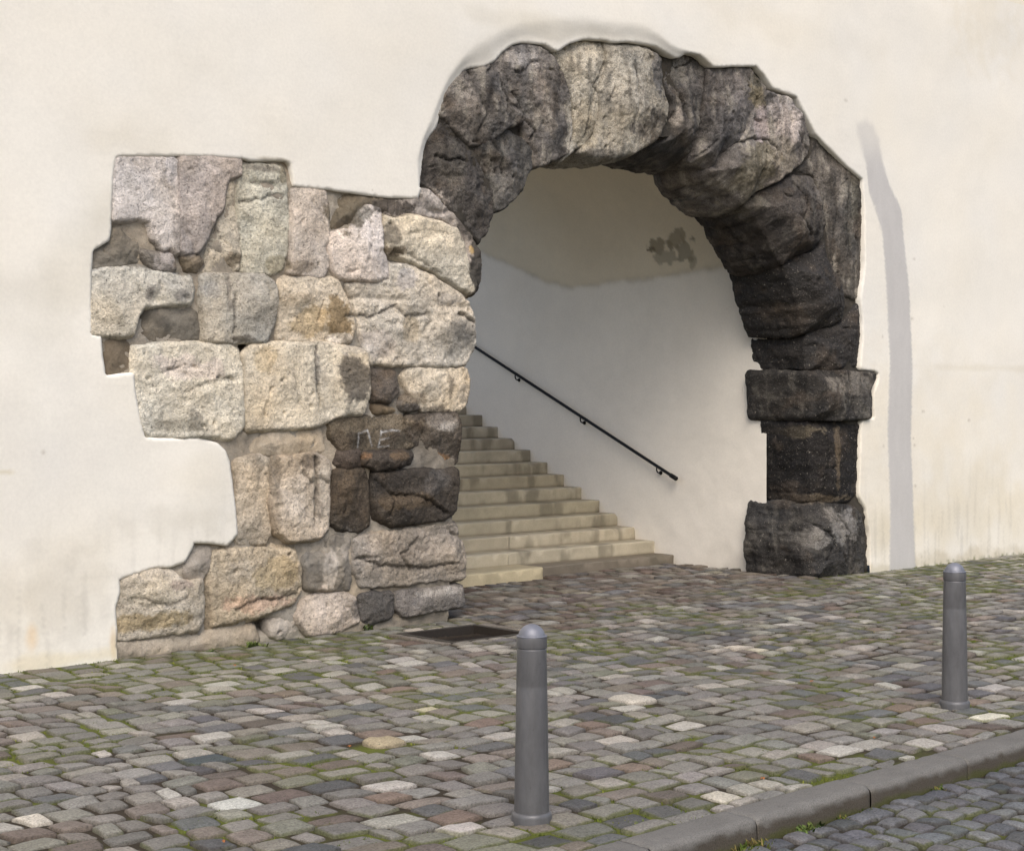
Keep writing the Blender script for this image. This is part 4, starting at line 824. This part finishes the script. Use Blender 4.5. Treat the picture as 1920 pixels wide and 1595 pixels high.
# ------------------------------------------------------------------ moss tufts and weeds in the joints
def tufts(name, spots, hgt, cols, seed, wid=.004, blades=9, spread=.02, lean=.6):
    r = np.random.default_rng(seed); V = []; F = []; Cc = []; n = 0
    for (x, y, z, k) in spots:
        cc = lin(cols[r.integers(len(cols))]) * r.uniform(.7, 1.25)
        for j in range(blades):
            a = r.uniform(0, 6.28); h = hgt * k * r.uniform(.5, 1.3); bx, by = x + r.normal(0, spread), y + r.normal(0, spread)
            dx, dy = math.cos(a), math.sin(a); w = wid * r.uniform(.6, 1.5) * max(k, .6); l = lean * h * r.uniform(.3, 1.4)
            V += [(bx - dy * w, by + dx * w, z), (bx + dy * w, by - dx * w, z), (bx + dx * l * .5 + dy * w, by + dy * l * .5 - dx * w, z + h * .7), (bx + dx * l, by + dy * l, z + h)]
            F.append((n, n + 1, n + 2, n + 3)); n += 4; Cc += [cc] * 4
    o = mesh_obj(name, V, F, M_moss, None, np.array(Cc), smooth=False); return o
cand = rng.uniform([3, -6.6], [21, 0], (60000, 2)); mk = moss_mask(cand[:, 0], cand[:, 1])
ok = (mk + .1 * rng.normal(size=len(mk)) > .28) & (cand[:, 1] > kerb_y(cand[:, 0]) + .01) & (cand[:, 1] < -.02)
ok &= ~((cand[:, 0] > DX0 - .08) & (cand[:, 0] < DX1 + .08) & (cand[:, 1] > DY0 - .08) & (cand[:, 1] < DY1 + .08))
sp = [(x, y, -.02, 1) for x, y in cand[ok][:9000]]
o = tufts('moss', sp, .018, [(96, 108, 40), (84, 98, 36), (112, 118, 48), (74, 84, 34)], 4, wid=.0035, blades=7, spread=.012, lean=.5); o['kind'] = 'stuff'; o['label'] = 'low green moss growing in the joints between the cobbles'; o['category'] = 'moss'
sp = []
xs = rng.uniform(5.2, 13.5, 1500); gm = fbm(np.stack([xs, 0 * xs, 0 * xs], 1), 3.0, 3, 8)
for x, m in zip(xs, gm):
    if m > .05 and rng.random() < .32: sp.append((x, kerb_y(x) - KW - .02 - abs(rng.normal(0, .028)), -KH - .012, .7 + max(m, 0) * 1.2))
o = tufts('kerb_grass', sp, .03, [(82, 96, 40), (70, 86, 34), (100, 108, 50), (110, 100, 60)], 6, wid=.0045, blades=7, lean=.8); o['kind'] = 'stuff'; o['label'] = 'thin strip of grass and weeds along the foot of the kerb'; o['category'] = 'grass'
for (px, py, k, lab) in [(478, 1212, 1.2, 'small green weed tuft below the dark hole at the foot of the left masonry'), (684, 1178, 1.3, 'small green weed tuft at the wall foot left of the drain cover'), (397, 1224, .8, 'low weed tuft at the left foot of the pale masonry'), (1516, 1553, 1.0, 'leafy weed tuft in the road at the foot of the kerb')]:
    g = G(px, py, -.1 if py > 1500 else 0)
    sp = [(g[0] + rng.normal(0, .03), g[1] + rng.normal(0, .025), (-.12 if py > 1500 else -.01), k) for _ in range(16)]
    o = tufts('weed_tuft', sp, .036, [(78, 94, 48), (92, 104, 54), (66, 82, 40)], int(px), wid=.006, blades=6, spread=.012, lean=.9); o['label'] = lab; o['category'] = 'weed'; o['group'] = 'weeds at the foot of walls'
    me = o.data; co = np.empty(len(me.vertices) * 3); me.vertices.foreach_get('co', co); co = co.reshape(-1, 3); co[:, :2] -= g; me.vertices.foreach_set('co', co.ravel()); o.location = (g[0], g[1], 0)
# fallen leaves
LEAFM = {}
for i, (px, py, lab) in enumerate([(440, 1252, 'tiny red fallen leaf on mossy cobbles near the left masonry'), (1430, 1466, 'tiny orange fallen leaf among cobbles above the kerb'), (1640, 1389, 'brown fallen leaf on a speckled cobble near the kerb'), (655, 1405, 'orange fallen leaf between cobbles in the left foreground'), (420, 1585, 'yellow leaf scrap at the bottom edge of the cobbles'), (1522, 1282, 'tiny tan leaf on cobbles midway between the bollards')]):
    g = G(px, py); n = 10; V = []; a0 = rng.uniform(0, 6)
    for k in range(n):
        t = 2 * math.pi * k / n; r = .010 * (1 + .35 * math.cos(2 * t)); V.append((r * math.cos(t + a0), r * math.sin(t + a0) * .8, .006 * math.sin(3 * t)))
    V.append((0, 0, .004)); o = mesh_obj('fallen_leaf', V, [(k, (k + 1) % n, n) for k in range(n)], M_leaf); o.location = (g[0], g[1], .022); o['label'] = lab; o['category'] = 'leaf'; o['group'] = 'fallen leaves'
